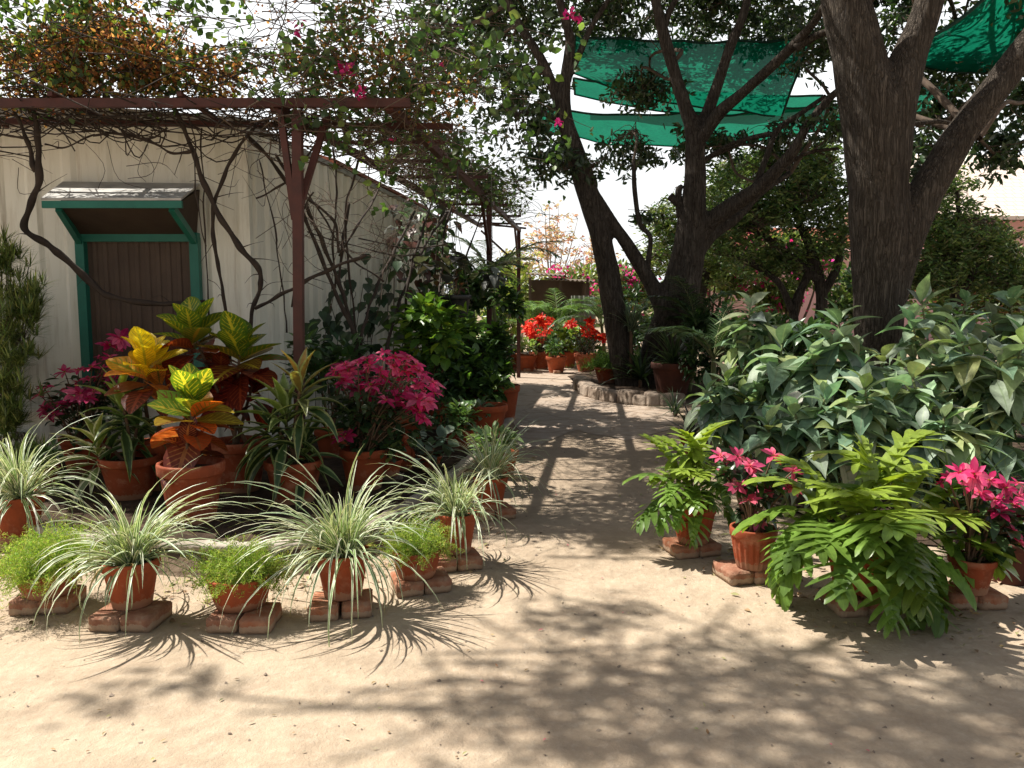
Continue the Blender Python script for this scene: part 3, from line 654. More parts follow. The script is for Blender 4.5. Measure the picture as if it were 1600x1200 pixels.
bl = [blob(690, 60, 95, 90, 15, 1.2), blob(800, 130, 90, 90, 14.5, 1), blob(780, 20, 110, 60, 15.5, 1.5), blob(950, 20, 120, 50, 15.5, 1.5), blob(870, 255, 85, 38, 13.4, .7), blob(835, 200, 50, 50, 13.6, .6),
      blob(985, 240, 55, 42, 14.6, .6), blob(1010, 140, 70, 40, 15.8, .8), blob(1110, 15, 120, 50, 15.5, 1.5), blob(1220, 50, 90, 70, 15.8, 1.2), blob(1110, 225, 80, 35, 15.8, .8), blob(1005, 335, 22, 26, 13.8, .3), blob(1225, 215, 60, 30, 15.2, .6),
      blob(870, -130, 200, 90, 14, 2.4), blob(1120, -140, 220, 90, 14, 2.4), blob(650, -120, 120, 80, 14, 2), blob(1300, -60, 90, 90, 13.5, 1.3)]
crown_parts(tA, rA, limbsA[:20], bl, 2300, 16, .15, .025, DKLEAF, L_TREE)
front = [[-4.2, 4.8, 7., .9, .55, .4], [-3.2, 4.8, 7., .9, .55, .4], [-2.2, 4.6, 7.0, .9, .6, .4], [-3.6, 4.4, 7.3, 1.3, .5, .3], [-1.6, 3.9, 6.6, .6, .6, .3], [-5.8, 4.7, 7., .35, .3, .2], [-3.9, 5.5, 7., .5, .3, .3]]  # unseen leaf clusters added overhead for the foreground shadows
crown_parts(tA, rA, limbsA[20:], front, 175, 7, .14, .024, DKLEAF, L_TREE)
def sprays(blobs, n, r0):  # loose unseen branches added overhead for thin streaks of shadow
    C, d = in_blobs(rA, n, blobs, .0); m = MB()
    for c in C:
        a = rA.uniform(0, 6.28); v = A([math.cos(a), math.sin(a)*.7, rA.normal(0, .2)]); L = rA.uniform(.7, 2.2); w = A([-v[1], v[0], 0])*rA.normal(0, .25)
        tube(m, [c-v*L/2, c+w*L*.4, c+v*L*.25+w*L*.25, c+v*L/2], [r0, r0*.8, r0*.55, r0*.25], 5, 4, cap=False)
    m.build('branch', BARKA, tA)
sprays(front[:5], 100, .016)
mid = [[.2, 7.5, 5.9, .6, .5, .4], [1.3, 8.1, 5.8, .7, .6, .4], [1.6, 9.2, 6., 1.0, 1.0, .6], [1.2, 8.7, 6.2, .8, .7, .5], [.6, 9.3, 7.2, .9, .7, .4], [.3, 9.6, 7., 1.2, 1.0, .6], [-.5, 7.6, 7., .8, .8, .4]]  # unseen leaf clusters added to shade the shrubs and the thick trunk
crown_parts(tA, rA, limbsA[20:], mid, 190, 13, .15, .026, DKLEAF, L_TREE)
over_path = [[-3.2, 8.1, 7., .8, .9, .4], [-3.0, 9.6, 7.2, .7, .9, .4], [-2.8, 11.4, 7.4, 1.1, 1.3, .4], [-2.1, 7.7, 7., .7, .7, .3], [-3.5, 6.8, 7., .6, .45, .3], [-2.3, 9.4, 6.9, .8, 1.1, .4], [-2.0, 11.2, 7.2, 1., 1.2, .4], [-1.2, 9, 7.1, .7, 1., .4]]  # unseen leaf clusters added high up to put the path in shade
crown_parts(tA, rA, limbsA[20:], over_path, 700, 14, .125, .022, DKLEAF, L_TREE)
sprays(over_path, 40, .02)

# ---- tree B: the thick trunk on the right
YB = 8.2
tB = thing('tree', tuple(G(1372, 690)), 'thick grey brown tree trunk with a big right limb rising from the leafy shrubs', 'tree')
rB = R(41); m = MB(); limbsB = []
def limbB(pts, sides=22, par=None, rough=.07):
    P, r = px_path(pts, YB); tube(par if par is not None else m, P, A(r)*.83, sides, 6, rough, rB); limbsB.append(P); return P
limbB([(1374, 730, 75), (1373, 650, 50), (1374, 570, 38), (1371, 500, 43), (1371, 430, 46), (1372, 350, 50), (1368, 270, 50), (1362, 190, 52), (1348, 120, 48), (1332, 50, 43), (1318, -20, 40), (1296, -120, 36), (1270, -240, 34)])
limbB([(1376, 330, 44), (1386, 230, 42), (1402, 150, 38), (1420, 90, 31), (1440, 40, 27), (1456, -20, 25), (1472, -100, 23), (1490, -230, 22)])
limbB([(1378, 470, 40), (1398, 400, 40), (1428, 335, 36), (1462, 275, 31), (1496, 218, 28), (1530, 170, 27), (1565, 125, 26), (1610, 65, 25), (1670, -20, 23), (1750, -140, 19)])
tr = m.build('trunk', BARKB, tB); remesh(tr, .028, 4)
for pts in ([(1.6+1.7, 8.2, 5.2), (2.2, 7.0, 6.4), (.6, 6.0, 7.4), (-1.4, 5.2, 7.9), (-3.2, 4.6, 8.)], [(.6, 6, 7.4), (-.4, 4.6, 7.6), (-1.4, 3.4, 7.6)], [(3.9, 8.3, 5.1), (4.4, 9.3, 6.2), (5.2, 10.5, 6.8)]):
    b = MB(); P = [Vector(p) for p in pts]; limbsB.append(P); tube(b, P, np.linspace(.10, .02, len(P)), 8, 5, .1, rB); b.build('branch', BARKB, tB)
b = MB(); limbB([(1420, 195, 5, 1.), (1470, 190, 4, 1.2), (1500, 200, 3, 1.3), (1530, 215, 2, 1.4)], 6, b); b.build('branch', BARKB, tB)
bl = [blob(1565, 225, 55, 55, 11, .7), blob(1600, 150, 60, 60, 11.5, .7), blob(1440, 225, 22, 20, 10.5, .3), blob(1480, 90, 90, 60, 13, .9), blob(1560, 40, 80, 50, 13, .9), blob(1300, 190, 50, 40, 12.6, .6), blob(1400, -20, 120, 40, 13, 1.), blob(1290, 70, 50, 60, 13, .8), blob(1402, 40, 26, 40, 11.5, .4), blob(1462, 170, 40, 45, 12.4, .6), blob(1440, 265, 22, 30, 12.6, .4), blob(1440, -150, 200, 70, 10, 1.6), blob(1640, -60, 120, 90, 11, 1.2)]
crown_parts(tB, rB, limbsB, bl, 1000, 15, .15, .026, DKLEAF, L_TREE)
crown_parts(tB, rB, limbsB[3:5], [[-2.0, 4.7, 7.9, 1.2, .9, .3], [-.6, 4.6, 7.6, .9, .9, .3], [-3.4, 4.4, 8., .7, .7, .3]], 70, 12, .15, .026, DKLEAF, L_TREE)  # unseen leaves, with their forward limbs, added to dapple the foreground

# ---- fine-leaved trees behind
def back_tree(label, base, trunk_pts, Y, blobs, n, nl, L, W, cols, seed, group='fine leaved trees in front of the pink house'):
    rng = R(seed); t = thing('tree', tuple(base), label, 'tree', group); m = MB(); limbs = []
    for pts in trunk_pts:
        P, r = px_path(pts, Y); tube(m, P, r, 8, 5, .12, rng); limbs.append(P)
    m.build('trunk', BARKA, t)
    crown_parts(t, rng, limbs, blobs, n, nl, L, W, cols, L_TREE2, 1, .006, (-.9, .7), .3)
FINE = [(.11, .18, .06), (.15, .21, .07), (.08, .135, .05), (.21, .26, .10)]
back_tree('dense fine leaved tree seen between the forked tree and the thick trunk', G(1278, 560), [[(1282, 575, 10), (1280, 520, 9), (1284, 460, 9), (1270, 400, 7), (1250, 350, 5), (1235, 290, 3)], [(1284, 465, 7), (1310, 410, 6), (1315, 340, 4), (1300, 280, 3)], [(1280, 440, 6), (1235, 400, 5), (1195, 370, 4), (1150, 350, 3)], [(1240, 490, 6), (1215, 440, 5), (1170, 410, 4), (1120, 395, 3)], [(1255, 575, 9), (1240, 490, 7), (1262, 430, 6), (1270, 395, 5)]],
          16, [blob(1180, 330, 75, 50, 16, 1.2), blob(1260, 300, 80, 60, 16, 1.2), blob(1300, 370, 45, 60, 15.8, .8), blob(1210, 260, 60, 35, 16.5, 1), blob(1130, 380, 45, 40, 16, .8), blob(1210, 410, 70, 40, 16.5, .9), blob(1280, 250, 45, 35, 16.5, .8)], 1250, 16, .13, .018, FINE, 51)
back_tree('rounded fine leaved tree behind the right limb of the thick trunk', G(1500, 570), [[(1500, 590, 9), (1497, 520, 8), (1490, 450, 7), (1470, 380, 5), (1450, 320, 3)], [(1494, 470, 6), (1530, 410, 5), (1555, 350, 3)], [(1490, 440, 5), (1500, 370, 4), (1495, 300, 3)]],
          15, [blob(1480, 370, 70, 60, 15, 1.2), blob(1530, 380, 55, 50, 15, 1), blob(1470, 300, 50, 40, 15.4, .8), blob(1450, 430, 60, 40, 15, .9), blob(1540, 440, 60, 40, 15.2, .9), blob(1575, 400, 30, 45, 15, .5), blob(1600, 440, 40, 40, 15, .5)], 950, 16, .12, .017, FINE, 52)
back_tree('pale airy tree rising left of the dense fine leaved tree', G(1075, 560), [[(1078, 580, 8), (1090, 500, 7), (1105, 420, 6), (1120, 350, 4), (1130, 280, 3)], [(1100, 440, 5), (1060, 380, 4), (1030, 330, 3)]],
          19, [blob(1120, 320, 60, 60, 19, 1.2), blob(1040, 350, 45, 45, 19, 1), blob(1150, 270, 50, 40, 19, 1), blob(1030, 400, 50, 40, 19, 1), blob(1120, 410, 60, 40, 19, 1)], 620, 15, .15, .02, FINE+[(.2, .24, .08)], 53)

# ---- pale airy twiggy trees far down the path
def pale_tree(label, u, base_v, Y, h, seed, cols, n=130, wid=1.1):
    rng = R(seed); b = at(u, base_v, Y); b.z = 0; t = thing('tree', tuple(b), label, 'tree', 'pale twiggy trees beyond the hut'); m = MB(); limbs = []
    for k in range(9):
        a = rng.uniform(0, 6.28); r = rng.uniform(.2, 1)*wid; hh = h*rng.uniform(.65, 1.)
        P = [b, b+Vector((math.cos(a)*r*.25, math.sin(a)*r*.25, hh*.4)), b+Vector((math.cos(a)*r*.7, math.sin(a)*r*.7, hh*.75)), b+Vector((math.cos(a)*r, math.sin(a)*r, hh))]
        tube(m, P, [.05, .03, .02, .008], 5, 4); limbs.append(P)
    m.build('trunk', mat_pale, t)
    crown_parts(t, rng, limbs, [[b.x, b.y, h*.72, wid*1.1, wid, h*.3]], n, 8, .16, .03, cols, L_BAMB, 1, .008, (-.8, .8), .3)
mat_pale = mat_simple('pale_twig', (.42, .36, .30), (.3, .25, .2), 8., .9, .002)
pale_tree('tall pale twiggy tree with reddish dry leaves far beyond the hut roof', 862, 520, 31, 5.2, 61, [(.55, .3, .22), (.6, .42, .34), (.5, .46, .3)], 150)
pale_tree('slim pale bush with yellowish leaves left of the hut', 815, 520, 28, 3.6, 62, [(.45, .42, .18), (.5, .45, .25), (.38, .4, .16)], 130, .9)
pale_tree('pale pinkish bush beyond the hut beside the leaning trunk', 925, 520, 30, 3.9, 63, [(.6, .32, .34), (.5, .42, .24), (.55, .4, .3)], 130)

# ================================================================== GREEN SHADE NETS
def net(label, c, sag, seed, nu=60, nv=22, rip=.05, hem=True, ropes=()):
    a, b, d, e = [A(list(p)) for p in c]                      # TL TR BR BL
    U, V = np.meshgrid(np.linspace(0, 1, nu), np.linspace(0, 1, nv)); U1, V1 = U[..., None], V[..., None]
    P = (a*(1-U1)+b*U1)*(1-V1)+(e*(1-U1)+d*U1)*V1
    P[..., 2] -= sag*4*U*(1-U)*(.4+.6*V)
    L = np.linalg.norm(b-a)
    P[..., 2] += rip*np.array([[mnoise.noise(Vector((x*L*1.1, y*2.2, seed))) for x in U[0]] for y in V[:, 0]])*2.4
    o = thing('shade_net', tuple(P[0, 0]), label, 'shade net', 'green shade nets strung among the trees'); m = MB(); i = (np.arange(nv-1)*nu)[:, None]+np.arange(nu-1)[None, :]; i = i.ravel()
    m.add(P.reshape(-1, 3), [np.stack([i, i+1, i+nu+1, i+nu], 1)]); m.build('cloth', NET, o)
    if hem:
        for nm, line in (('hem', P[0]), ('hem', P[-1]), ('hem', P[:, 0]), ('hem', P[:, -1])):
            m = MB(); tube(m, line[::3] if len(line) > 20 else line[::2], .025, 5, 3); m.build(nm, HEM, o)
    for p, q in ropes:
        m = MB(); tube(m, [p, (A(list(p))+A(list(q)))/2-[0, 0, .05], q], .008, 4, 4); m.build('rope', ROPE, o)
net('widest green shade net stretched behind the forked trunk', [at(898, 55, 14.9), at(1268, 62, 14.9), at(1222, 178, 16.6), at(896, 116, 16.8)], .16, 1, ropes=[(at(1268, 62, 14.9), at(1325, 20, 13)), (at(1222, 178, 16.6), at(1212, 215, 13.)), (at(898, 55, 14.9), at(884, 40, 13.7))])
net('narrow green shade net strip just below the widest net', [at(896, 122, 17.2), at(1300, 150, 17.2), at(1290, 166, 18.2), at(898, 147, 18.)], .30, 2, rip=.02)
net('long sagging green shade net lowest of the nets', [at(842, 172, 17.6), at(1330, 160, 17.6), at(1318, 196, 19), at(845, 205, 18.9)], .42, 3)
net('dark green shade net hanging at the upper right corner', [at(1432, 70, 10.6), at(1740, -150, 10.6), at(1740, 112, 12.6), at(1428, 99, 12.6)], .12, 4)
net('small green shade net corner beside the thick trunk', [at(1340, 148, 13.4), at(1520, 120, 13.4), at(1470, 170, 15.), at(1335, 172, 15.)], .05, 5, 24, 10)

# ================================================================== BOUGAINVILLEA ON THE PERGOLA
def twigs(mb, rng, blobs, n, ln=(.3, 1.1), r=.004, flat=.5):
    C, d = in_blobs(rng, n, blobs, .0)
    for c in C:
        v = unit(rng, 1)[0]*[1, 1, flat]; L = rng.uniform(*ln); b = unit(rng, 1)[0]*L*.25
        tube(mb, [c-v*L/2, c+b, c+v*L/2], [r, r*.9, r*.4], 4, 4, cap=False)
def bracts(mb, rng, C, n, spread, L, cols, jit=.2, W=None):
    k = rng.integers(0, len(C), n); B = C[k]+rng.normal(0, spread, (n, 3))
    ok = ~((B[:, 1] < 5.98) & (B[:, 0] > -4.3) & (B[:, 0] < -2.5) & (B[:, 2] > 2.5)); B = B[ok]; n = len(B)
    leaf6(mb, B, unit(rng, n)+[0, 0, .2], L*rng.uniform(.6, 1.3, n), (W or L*.36)*rng.uniform(.7, 1.2, n), mixc(rng, n, *cols, jit=jit), rng, .35, (.3, .6), .85)
DRY = [(.34, .15, .055), (.44, .22, .08), (.25, .105, .05), (.50, .31, .13), (.17, .08, .045), (.40, .30, .10)]
BG = [(.07, .125, .04), (.09, .16, .045), (.05, .09, .035), (.15, .21, .06), (.06, .10, .045)]
PKB = [(.70, .03, .22), (.62, .05, .25), (.75, .08, .3)]
b1 = thing('bougainvillea', tuple(G(250, 800, .13)), 'dry brown bougainvillea matted over the pergola beams above the window', 'climbing plant', 'bougainvilleas over the pergola')
rg = R(71)
core = np.vstack([clump(rg, at(u, v, Y), (ru*Y/F, sy, rv*Y/F), k, .4) for u, v, ru, rv, Y, sy, k in
        [(60, 90, 150, 55, 6.3, .5, 12), (230, 95, 160, 55, 6.3, .5, 12), (350, 110, 80, 45, 6.3, .5, 7), (-120, 70, 150, 70, 6.3, .6, 8), (140, 40, 180, 35, 6.6, .5, 8), (250, 140, 180, 18, 6.4, .4, 7), (60, 145, 140, 20, 6.4, .4, 6)]])
m = MB(); C, _ = in_blobs(rg, 1100, core, .0); bracts(m, rg, C, 9000, .06, .037, DRY); m.build('dry_foliage', L_DRY, b1)
m = MB(); C, _ = in_blobs(rg, 420, core*A([1, 1, 1, 1.15, 1.2, 1.25]), .3)
bracts(m, rg, C, 2300, .07, .058, BG+[(.3, .34, .07)]); C2, _ = in_blobs(rg, 120, [blob(100, -10, 240, 30, 6.4, .5), blob(60, 40, 120, 40, 6., .3)], .1); bracts(m, rg, C2, 900, .06, .062, BG+[(.3, .36, .07)]); m.build('foliage', L_BOUG, b1)
m = MB(); C = A([list(at(34, 54, 5.75)), list(at(60, 22, 5.8))]); bracts(m, rg, C[:1], 16, .022, .045, PKB, W=.017); m.build('blossom', L_PINK, b1)
m = MB(); twigs(m, rg, core, 260, (.4, 1.4), .0045, .35); twigs(m, rg, [blob(u, 185, 110, 24, 6.35, .45) for u in (-60, 80, 200, 320, 430)], 150, (.5, 1.6), .006, .22); twigs(m, rg, [blob(u, 250, 110, 50, 6.5, .3) for u in (60, 220, 360)], 26, (.3, .8), .0028, .8); m.build('twigs', VINEB, b1)
def vine(pts, Y, par, rad, mat=VINEB):
    m = MB(); P = [at(p[0], p[1], Y+(p[2] if len(p) > 2 else 0)) for p in pts]; r_ = bc(rad, len(P)); Q = spline(np.hstack([A([list(p) for p in P]), r_[:, None]]), 4); Q[1:-1, :3] += A([list(mnoise.noise_vector(Vector(q[:3])*6.)) for q in Q[1:-1]])*.016
    tube(m, Q[:, :3], Q[:, 3]*(1+.18*np.sin(np.arange(len(Q))*1.7)), 8, 3, .3, rg)
    for q in Q[2:-2]:
        if rg.random() < .3: v = unit(rg, 1)[0]*[1, .5, .8]; L = rg.uniform(.06, .3); tube(m, [q[:3], q[:3]+v*L*.5+[0, 0, .02], q[:3]+v*L+rg.normal(0, .03, 3)], [max(.003, q[3]*.3), .0025, .0012], 5, 4, cap=False)
    return m.build('stem', mat, par)
vine([(50, 150), (56, 200), (62, 268), (50, 315), (38, 355), (68, 378), (100, 402), (150, 450), (185, 467), (250, 474), (320, 470)], 6.35, b1, [.014, .02, .026, .026, .026, .028, .026, .024, .022, .02, .016])
vine([(56, 268), (44, 225), (30, 190), (15, 160)], 6.35, b1, [.02, .016, .013, .01])
vine([(40, 215), (20, 212), (-20, 205)], 6.3, b1, [.01, .008, .006])
vine([(270, 165), (302, 235), (318, 285), (348, 345), (375, 385), (404, 422), (405, 450), (394, 486), (385, 560)], 6.45, b1, [.014, .02, .023, .023, .022, .02, .018, .018, .018])
vine([(400, 195), (370, 235), (350, 275), (334, 322), (334, 380), (342, 420), (352, 480), (360, 570)], 6.5, b1, [.012, .015, .017, .016, .015, .014, .013, .013])
vine([(300, 235), (270, 240), (240, 225), (190, 205)], 6.4, b1, [.014, .01, .009, .006])
vine([(148, 210), (100, 230), (70, 225)], 6.4, b1, .007); vine([(145, 212), (180, 208), (235, 216), (262, 200)], 6.4, b1, .008)
vine([(315, 200), (318, 320), (325, 470), (330, 560)], 6.6, b1, .006); vine([(195, 75), (212, 150), (214, 215)], 6.0, b1, .004)
vine([(293, 175), (305, 230), (306, 300), (322, 385)], 6.2, b1, .005)
b2 = thing('bougainvillea', tuple(G(560, 700, .13)), 'green bougainvillea with bare fanned stems climbing the side wall and pergola', 'climbing plant', 'bougainvilleas over the pergola')
rg = R(72)
for pts, Y, r in [([(388, 215), (432, 262), (468, 320), (500, 400), (540, 490), (566, 560), (572, 640)], 7., .018), ([(545, 318, .6), (536, 380, .4), (532, 440, .2), (552, 520), (565, 600)], 7.3, .016), ([(478, 318), (500, 370), (528, 440), (552, 520), (560, 600)], 7.2, .018),
                  ([(648, 330, 2.), (620, 385, 1.2), (592, 440, .6), (566, 520), (562, 620)], 7.4, .014), ([(700, 330, 2.), (655, 400, 1.2), (625, 470, .6), (606, 540), (600, 640)], 8., .015), ([(690, 260, 1.), (664, 350, .5), (640, 430), (632, 520)], 8.6, .013),
                  ([(500, 215), (470, 262), (440, 290), (400, 310)], 6.6, .009), ([(572, 398), (520, 420), (475, 440), (436, 462), (398, 482)], 6.4, .014), ([(520, 230), (526, 300), (520, 380), (524, 450)], 7.2, .009),
                  ([(430, 240), (470, 300), (520, 345), (530, 395)], 6.9, .013), ([(610, 230, 1), (590, 300, .6), (560, 350), (530, 400)], 7.6, .010), ([(490, 300), (470, 340), (462, 400), (456, 480)], 6.7, .007),
                  ([(405, 250), (425, 340), (440, 440), (448, 520)], 6.8, .007), ([(450, 250), (500, 330), (545, 400), (600, 440)], 7.3, .008), ([(560, 250), (540, 330), (545, 420), (556, 520)], 7.6, .012),
                  ([(740, 250, 3), (700, 340, 2.), (690, 420, 1.), (680, 500)], 9., .015), ([(770, 300, 4), (735, 380, 3), (715, 470, 2)], 9, .012), ([(660, 400), (600, 395), (540, 380), (480, 362)], 7.6, .006), ([(700, 380), (640, 388), (560, 372)], 8, .006)]:
    vine(pts, Y, b2, r)
def side_blobs(rng, k, z0=3.0, hz=.5, y0=6., y1=15.5, wx=.9):
    out = []
    for _ in range(k):
        y = rng.uniform(y0, y1); p = (on(IB0, IB1, min(y, 15))+on(OB0, OB1, y))/2
        out.append([p.x+rng.normal(0, .35), y, z0+abs(rng.normal(0, hz*.6)), .45*wx, .5, .22])
    return A(out)
gcore = np.vstack([clump(rg, at(u, v, Y), (ru*Y/F, sy, rv*Y/F), k, .4) for u, v, ru, rv, Y, sy, k in
         [(480, 100, 110, 60, 6.4, .5, 9), (600, 110, 110, 75, 6.3, .5, 10), (700, 140, 90, 70, 6.4, .5, 8), (540, 30, 160, 40, 6.6, .5, 8), (700, 60, 90, 50, 6.2, .4, 6), (620, 200, 110, 45, 6.9, .6, 8), (400, 60, 80, 50, 6.3, .4, 6), (290, 15, 90, 30, 6.4, .4, 6), (330, -30, 120, 40, 6.3, .4, 6)]] + [side_blobs(rg, 44)])
m = MB(); C, _ = in_blobs(rg, 1200, gcore, .0); bracts(m, rg, C, 5200, .085, .064, BG, W=.026)
for u, v, Y, n in [(820, 150, 6.3, 26), (845, 110, 6.6, 26), (770, 60, 6.2, 30), (800, 215, 7., 22), (740, 120, 6., 30), (760, 170, 6.2, 24), (680, 40, 6., 30), (700, 230, 7.2, 26), (850, 250, 9, 14), (900, 190, 8., 12), (870, 60, 7, 14), (820, 300, 9.5, 8), (855, 335, 10, 5), (540, 215, 6.2, 26), (505, 185, 6., 16), (600, 280, 7., 26), (640, 240, 6.8, 24), (690, 300, 8, 24), (760, 250, 8, 18)]:
    C = A([list(at(u, v, Y))])+rg.normal(0, .13, (6, 3)); bracts(m, rg, C, n, .05, .08, BG, W=.034)
m.build('foliage', L_BOUG, b2)
m = MB(); C, _ = in_blobs(rg, 160, gcore[:30], .0); bracts(m, rg, C, 1500, .05, .034, DRY); m.build('dry_foliage', L_DRY, b2)
m = MB(); twigs(m, rg, [blob(480, 190, 90, 30, 6.3, .4), blob(580, 210, 90, 35, 6.6, .5), blob(640, 260, 60, 50, 8, 1.)], 120, (.4, 1.5), .005, .3); twigs(m, rg, [blob(500, 350, 90, 80, 6.9, .3), blob(600, 380, 60, 60, 7.8, .5)], 60, (.3, 1.), .003, 1.); twigs(m, rg, gcore, 850, (.4, 1.5), .0042, .5)
for u, v, Y in [(820, 150, 6.3), (845, 110, 6.6), (770, 60, 6.2), (800, 215, 7.), (850, 250, 9), (900, 190, 8.), (870, 60, 7), (820, 300, 9.5), (855, 335, 10)]:
    e = at(u, v, Y); s = e+Vector((-rg.uniform(.8, 1.4), rg.uniform(-.2, .4), rg.uniform(-.3, .2))); tube(m, [s, (s+e)/2+Vector((0, 0, .12)), e, e+Vector((.15, 0, -.06))], [.005, .004, .003, .002], 4, 5)
m.build('twigs', TWIG, b2)
for u, v, Y, n in [(463, 40, 6., 10), (533, 110, 6., 16), (545, 106, 6., 12), (565, 146, 5.9, 14), (890, 25, 8, 18), (905, 30, 8, 12), (870, 192, 8., 8), (608, 215, 6.9, 8), (695, 112, 6.2, 7)]:
    m = MB(); bracts(m, rg, A([list(at(u, v, Y))]), n, .022, .05, PKB, W=.02); m.build('blossom', L_PINK, b2)
# hanging and dangling leaves on the side wall: heart-leaved creeper
cr = thing('climbing_vine', tuple(G(575, 690, .13)), 'dark heart leaved creeper clinging low on the cream side wall', 'climbing plant'); rg = R(73); fm, tm = MB(), MB()
for k in range(15):
    u0 = rg.uniform(500, 640); v1 = rg.uniform(400, 500); Y = 7.+max(0, (u0-400)/290*3.2)*.8
    P = [at(u0+rg.normal(0, 15), 660, Y), at(u0+rg.normal(0, 14), 560, Y), at(u0+rg.normal(0, 18), v1, Y)]; tube(tm, P, .004, 4, 5)
    q = spline(P, 6)[4:]; q = q[rg.integers(0, len(q), 11)]+rg.normal(0, .03, (11, 3)); n = len(q)
    blades(fm, q-[0, .04, 0], rg.uniform(-2.6, -.5, n), rg.uniform(-1.2, -.3, n), rg.uniform(.10, .17, n), rg.uniform(.045, .07, n), rg.uniform(0, .6, n), [.55, 1, .8, .35, .03], mixc(rg, n, (.035, .07, .035), (.05, .09, .045), (.03, .055, .03)), fold=.15)
fm.build('foliage', L_DARK, cr); tm.build('stem', TWIG, cr)

cr = thing('climbing_vine', tuple(G(690, 660, .13)), 'broad dark leaved vine hanging over the far end of the side wall', 'climbing plant'); rg = R(74); fm, tm = MB(), MB()
for k in range(15):
    u0 = rg.uniform(612, 700); Y = 9.2+(u0-612)/88*2.6; v0, v1 = rg.uniform(300, 360), rg.uniform(400, 500)
    P = [at(u0+rg.normal(0, 10), 640, Y), at(u0+rg.normal(0, 12), v1, Y), at(u0+rg.normal(0, 16), v0, Y)]; tube(tm, P, .006, 4, 5)
    q = spline(P, 6)[3:]; n = 22; q = q[rg.integers(0, len(q), n)]+rg.normal(0, .07, (n, 3))
    blades(fm, q-[0, .04, 0], rg.uniform(-2.8, -.2, n), rg.uniform(-1.2, -.1, n), rg.uniform(.12, .24, n), rg.uniform(.035, .085, n), rg.uniform(0, .7, n), [.5, 1, .85, .45, .03], mixc(rg, n, (.05, .09, .04), (.09, .15, .05), (.10, .11, .095), (.07, .12, .04), (.12, .05, .04)), fold=.15)
fm.build('foliage', L_DARK, cr); tm.build('stem', TWIG, cr)

# ================================================================== POTS AND POTTED PLANTS
def pot(root, r, h, rb=None, style='plain', soil=True, mat=None, seg=40):
    """terracotta pot standing on the root's origin"""
    l = ORG[root.name]; rb = rb or r*.68; th = r*.09; m = MB()
    if style == 'bowl':
        pr = [(rb*.2, 0), (rb, 0), (rb+.3*(r-rb), h*.2), (rb+.7*(r-rb), h*.55), (r*.98, h*.85), (r, h*.9), (r*1.03, h*.92), (r*1.03, h*.99), (r*1.01, h), (r-th, h*.995), (r-th*1.2, h*.8)]; fl = None
    elif style == 'fluted':
        pr = [(rb*.2, 0), (rb, 0), (rb*1.02, h*.03)]+[(rb+(r*.93-rb)*(t**.75), h*(.03+.72*t)) for t in np.linspace(.06, 1, 9)]+[(r*.95, h*.77), (r, h*.79), (r*1.02, h*.81), (r*1.03, h*.97), (r*1.02, h), (r-th, h), (r-th*1.3, h*.8)]; fl = (2, 11, 20, .028)
    else:
        pr = [(rb*.2, 0), (rb, 0), (rb*1.01, h*.02), (rb+(r*.93-rb)*.33, h*.27), (rb+(r*.93-rb)*.66, h*.53), (r*.93, h*.79), (r*.95, h*.80), (r*1.0, h*.81), (r*1.02, h*.83), (r*1.03, h*.97), (r*1.015, h), (r-th, h*.995), (r-th*1.3, h*.8)]; fl = None
    lathe(m, pr, l, seg if style != 'fluted' else 120, fl, .006); p = m.build('pot', mat or TERRA, root)
    if soil:
        m = MB(); lathe(m, [(r-th*1.2, h*.86), (r*.5, h*.9), (r*.2, h*.9), (.001, h*.91)], l, 20); m.build('soil', SOIL, p)
    return l+Vector((0, 0, h*.9))
def lift(u, v, z, r=0.):
    p = G(u, v, z); p.y += r; return p

BR = [bevelled(None, 'brick', (.142, .225, .074), .006, .0045, s, BRICK, 3) for s in (1, 2, 3)]
BRG = 'old bricks under the flower pots'
def bricks(c, label, n=2, rz=0., seed=0, wide=.152, names=('left', 'right')):
    """a pair of bricks laid side by side under a pot"""
    for k in range(n):
        off = (k-(n-1)/2)*wide; j = rnd.uniform(-.012, .012)
        tag(inst('brick', BR[(seed+k) % 3], (c[0]+off*math.cos(rz), c[1]+off*math.sin(rz)+j-.02, .001), None, rz+rnd.uniform(-.06, .06)), label % names[k], 'brick', BRG)
rnd = random.Random(4)

def potted(name, u, v, z, r, label, cat, group=None):
    return thing(name, tuple(lift(u, v, z, r)), label, cat, group)

